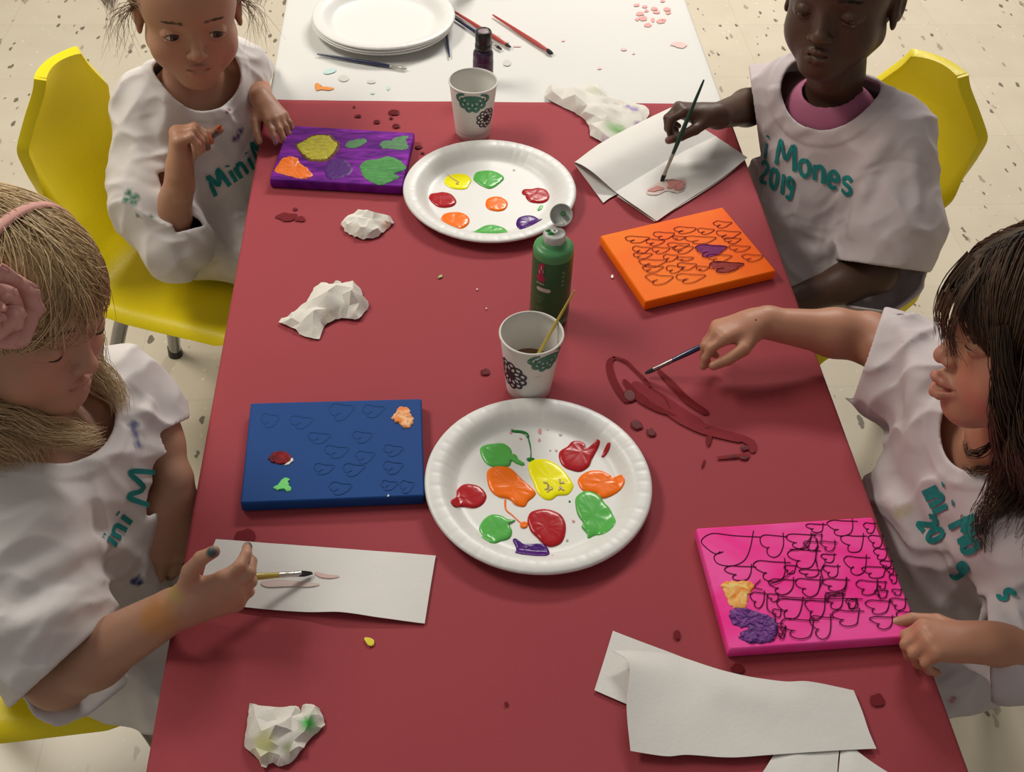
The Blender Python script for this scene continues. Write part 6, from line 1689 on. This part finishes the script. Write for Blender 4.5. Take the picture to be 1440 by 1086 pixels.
# ------------------------------------------------------------------ girl with long wavy hair at the near right
def kid_d():
    h = Head((0, 0, 0), (-.976, .195, -.06), (-.03, .36, .93), 1.0)
    h.c = PD(1312, 500, 1.065)-h.w((0, .099, -.037))
    nb = A(.590, .735, .735)
    shR, shL = A(.578, .872, .672), A(.605, .640, .665)
    sr = unit(shR-shL); fw = unit(np.cross(A(0, 0, 1), sr)); Rt = np.stack([sr, fw, A(0, 0, 1)])
    elR, wrR = A(.532, .975, .655), PZ(1078, 455, .668)
    elL, wrL = PZ(1500, 925, .605), PZ(1388, 904, .648)
    S = SDF(); face(S, h, lid=.5, mouth_open=.004, lips=1.30, pout=.009)
    S.add(p_cone(h.w((0, -.022, -.055)), nb, .037, .042), .022)
    S.add(p_cone(shR+A(.003, -.02, 0), shL+A(-.003, .02, 0), .036, .036), .03)
    S.add(p_ell((.605, .757, .60), (.095, .065, .10), Rt), .03); S.add(p_ell((.65, .77, .47), (.09, .068, .095), Rt), .03)
    arm(S, shR, elR, wrR, (.035, .032, .029, .0195)); arm(S, shL, elL, wrL, (.035, .031, .029, .021))
    tR = hand(S, wrR+I(-.010, .002, .0), I(-.92, -.25, .10), I(-.20, .80, .55), side=-1, sc=1.04,
              curls=[(.40, .55, .3), (.60, .85, .4), (.80, 1.0, .5), (.9, 1.1, .6)], thumb=((.70, .55, -.25), (.90, .15, -.25), (.97, -.05, -.2)), spread=.05)
    tL = hand(S, wrL+I(-.006, 0, 0), I(-.97, .05, .0), I(.0, .85, .5), side=1, sc=1.02,
              curls=[(.75, 1.1, .6), (.85, 1.15, .6), (.9, 1.2, .6), (.95, 1.2, .6)], thumb=((.62, .70, -.15), (.86, .35, -.25), (.90, .05, -.4)), spread=.05)
    lipc = (.46, .12, .11)
    nt = lambda tp: tp[0]+tp[2]*tp[3]*.6
    tints = [('line', np.array(h.lipline[:7]), .0044, lipc, .85), ('line', np.array(h.lipline[7:]), .0048, lipc, .85), ('pt', nt(tL[4]), .005, (.62, .33, .25), .8),
             ('pt', h.w((-.040, .064, -.048)), .026, (.62, .20, .15), .5), ('pt', h.w((0, .099, -.036)), .011, (.62, .22, .16), .35)]
    o = make_body(S, 'girl with long wavy dark hair at the near right, reaching out with a navy brush', skin_mat('skin_d', (.48, .225, .14, 1)), tints, loc=(.66, .76, .33))
    eyes(o, h, (.26, .97, .6), lash=(.0024, .0014))
    T = SDF()
    T.add(p_cone(shR+A(.003, -.03, .010), shL+A(-.003, .03, .010), .050, .052), 0)
    T.add(p_ell((.600, .757, .60), (.122, .088, .11), Rt), .04)
    T.add(p_ell((.600, .760, .49), (.128, .100, .12), Rt), .05)
    T.add(p_ell((.630, .765, .405), (.150, .125, .075), Rt), .05)
    T.add(p_cone(A(.61, .69, .392), A(.525, .675, .390), .076, .066), .04); T.add(p_cone(A(.62, .83, .395), A(.510, .84, .390), .070, .060), .04)
    T.add(p_cone(shR, A(.552, .930, .650), .050, .058), .04); T.add(p_cone(A(.552, .930, .650), A(.528, .965, .640), .058, .060), .03)
    T.add(p_cone(shL, A(.650, .575, .600), .056, .064), .04); T.add(p_cone(A(.650, .575, .600), PZ(1405, 915, .600), .060, .056), .02)
    T.fold_at = len(T.ops)
    cloth(T, A(.60, .77, .52), .27, 33.0, 0.0075, 1)
    fold_lines(T, [([(1255, 450), (1280, 480), (1285, 540), (1275, 590)], .009, .010), ([(1245, 480), (1255, 530), (1268, 580)], -.007, .010), ([(1290, 470), (1320, 465), (1330, 480)], .005, .008), ([(1295, 520), (1290, 580), (1285, 640)], .006, .012),
                   ([(1235, 650), (1245, 690), (1275, 740), (1300, 800)], .012, .012), ([(1250, 660), (1275, 700), (1300, 760)], -.006, .012), ([(1285, 790), (1310, 840), (1340, 860)], .009, .012), ([(1300, 800), (1325, 840), (1370, 870)], -.008, .010),
                   ([(1330, 945), (1350, 985), (1345, 1030)], .010, .012), ([(1360, 950), (1385, 985), (1400, 1010)], -.006, .012), ([(1320, 925), (1360, 940), (1400, 985)], .009, .010), ([(1395, 860), (1415, 900), (1425, 950)], .006, .010)])
    na, nb2 = A(.578, .748, .735), A(.588, .735, .83)
    neck = p_cone(na, nb2, .054, .075)
    T.disp(lambda P: -.0024*np.clip((.018-np.abs(neck[0](P)-.004))/.004, 0, 1), na, .13)
    T.shell(.0070); T.sub(neck, .004)
    cut_box(T, PZ(1228, 476, .660), I(-.95, .28, .0), .05, (.10, .080), view=ray(1228, 476))
    cut_box(T, PZ(1390, 918, .610), I(-.98, .05, .0), .035, (.060, .056), view=ray(1390, 918))
    T.sub(p_box((.62, .76, .092), (.5, .5, .262), .002), .004); T.sub(p_box((.32, .76, .48), (.157, .5, .25), .002), .004)
    pt = lambda pix: [x for x in T.march(pix, .7) if not np.isnan(x[0])]
    sh = make_shirt(o, T, M_shirt2, h=.0025, stains=[(pt([(1340, 982), (1337, 986)]), .004, (.45, .10, .16), .9), (pt([(1262, 722), (1275, 718)]), .008, (.50, .44, .20), .6)])
    lettering(sh, T, [('ini', line_fn((1296, 690), (12, 22), (32, -16))), ('Mo', line_fn((1336, 742), (13, 22), (34, -18))), ('20', line_fn((1290, 735), (15, 22), (22, -14))), ('9', line_fn((1336, 805), (14, 20), (20, -18))), ('s', line_fn((1404, 836), (12, 18), (26, -14)))], .0062, .7)
    legs(o, A(.66, .78, .424), (-1, 0), M_jean)
    M_h = hair_mat('hair_d', (.016, .009, .006, 1), (.13, .062, .030, 1))
    hair_cap(o, h, M_h, [((0, .100, -.066), (.064, .072, .048)), ((-.070, .052, -.075), (.034, .040, .045))], grow=.006, tone=.25)
    H = Hair(17)
    def root():
        while True:
            v = unit(H.rs.normal(size=3))
            if v[2] > -.25 and v[1] < .88 and (v[1] < .35 or v[2] > .05 or abs(v[0]) > .62): return v
    def root2():
        while True:                              # combed away from a parting along the top of the head
            v = unit(A(.12+H.rs.normal()*.42, H.rs.uniform(-.9, .9), .25+H.rs.rand()))
            if v[1] < .90: return v
    def flow(P):
        sg = np.where(P[:, 0] > .009, 1.0, -1.0)
        return np.stack([sg*.55, np.where(P[:, 1] > -.01, .35, -.2), -.6+0*sg], -1)
    H.over_skull(h, 3600, root2, flow, .150, off=.0055, r=.0006, jit=.22, ax=(.074, .0985, .0785))
    H.over_skull(h, 1200, root, lambda P: np.stack([P[:, 0]*.6, -.05+0*P[:, 1], -.06+0*P[:, 2]], -1), .12, off=.005, r=.0006, jit=.16, ax=(.073, .097, .0775))
    W = h.w
    # fringe over the brow, then the long waves on the near side, over the shoulder and down the chest
    H.lock([W((-.058, .062, .02)), W((-.070, .056, -.02)), W((-.074, .046, -.055)), PZ(1420, 640, .79), PZ(1408, 700, .735), PZ(1388, 745, .70), PZ(1396, 790, .67)], [.008, .010, .013, .016, .016, .012, .003], 280, r=.0006, wave=.006, wfreq=2.2)
    H.lock([W((-.066, .030, .02)), W((-.080, .025, -.03)), W((-.084, .018, -.08)), PZ(1448, 680, .76), PZ(1440, 740, .71), PZ(1430, 800, .665)], [.012, .018, .022, .022, .016, .004], 380, r=.0006, wave=.006, wfreq=2.0)
    H.lock([W((-.070, -.01, .02)), W((-.088, -.015, -.04)), W((-.092, -.02, -.11)), W((-.095, -.01, -.20))], [.018, .026, .026, .010], 360, r=.0006, wave=.006, wfreq=2.0)
    for k in range(90):        # loose ends hanging from the fringe in front of the brow
        x = -.045+.075*H.rs.rand(); e = H.rs.normal(size=3)*.004
        H.strand(W(catmull(np.array([(x*.8, .080, .062), (x, .092+.004*H.rs.rand(), .030), (x*1.05, .094+.006*H.rs.rand(), .0), (x*1.15+e[0], .088+e[1], -.022+e[2]*2)]), 5)), .0006)
    H.lock([W((-.07, -.06, .01)), W((-.085, -.07, -.06)), W((-.08, -.06, -.14)), W((-.078, -.05, -.22))], [.026, .034, .030, .008], 300, r=.0006, wave=.006, wfreq=2.0)
    H.lock([W((0, -.095, .0)), W((0, -.11, -.08)), W((0, -.10, -.19)), W((0, -.09, -.24))], [.03, .045, .04, .01], 300, r=.0006, wave=.006, wfreq=2.0)
    H.lock([W((.070, -.02, .01)), W((.085, -.02, -.06)), W((.08, -.01, -.14)), W((.075, .0, -.19))], [.022, .03, .025, .006], 240, r=.0006, wave=.005, wfreq=2.0)
    for gd in ([(1395, 625, .765), (1372, 640, .752), (1358, 632, .748), (1362, 618, .75)], [(1405, 690, .715), (1375, 705, .695), (1358, 735, .68), (1375, 755, .67)], [(1410, 735, .685), (1380, 755, .668), (1372, 790, .652), (1390, 812, .642)], [(1400, 655, .745), (1368, 662, .722), (1348, 655, .71)]):
        g = [PZ(*q) for q in gd]; H.lock(g, [.004, .005, .003, .001], 16, r=.0006, wave=.002)
    H.build(o, M_h)
    tip = PZ(906, 526, ZR+.004); end = PZ(1064, 450, .684)
    brush(end, tip, 'navy blue brush with a black bristle tip, held over the smeared red cover', M_navy, r=.0038, bl=.012, fl=.026, m_fer=mat('ferrule_dark', (.30, .24, .24, 1), .3, 1.0))
kid_d()
WORLD_S = .21
LAMPS = [('ceiling_lamp', (.9, 3.5, 2.65), (1.2, .6), 80, (1, .95, .88)),
         ('ceiling_lamp', (-1.5, 1.9, 2.65), (.6, 1.2), 42, (1, .94, .82))]
# ------------------------------------------------------------------ light: ceiling fixtures and ambient room light
w = bpy.data.worlds.new('room'); scene.world = w; w.use_nodes = True
bg = w.node_tree.nodes['Background']; bg.inputs[0].default_value = (1.0, .96, .91, 1); bg.inputs[1].default_value = WORLD_S
def lamp(name, loc, size, power, target=None, col=(1, .95, .87)):
    d = bpy.data.lights.new(name, 'AREA'); d.shape = 'RECTANGLE'; d.size, d.size_y = size; d.energy = power; d.color = col
    o = bpy.data.objects.new(name, d); COL.objects.link(o); o.location = loc
    if target is not None:
        o.rotation_euler = (Vector(target)-Vector(loc)).to_track_quat('-Z', 'Y').to_euler()
    return o
for n, l, s, p, c in LAMPS: lamp(n, l, s, p, None, c)
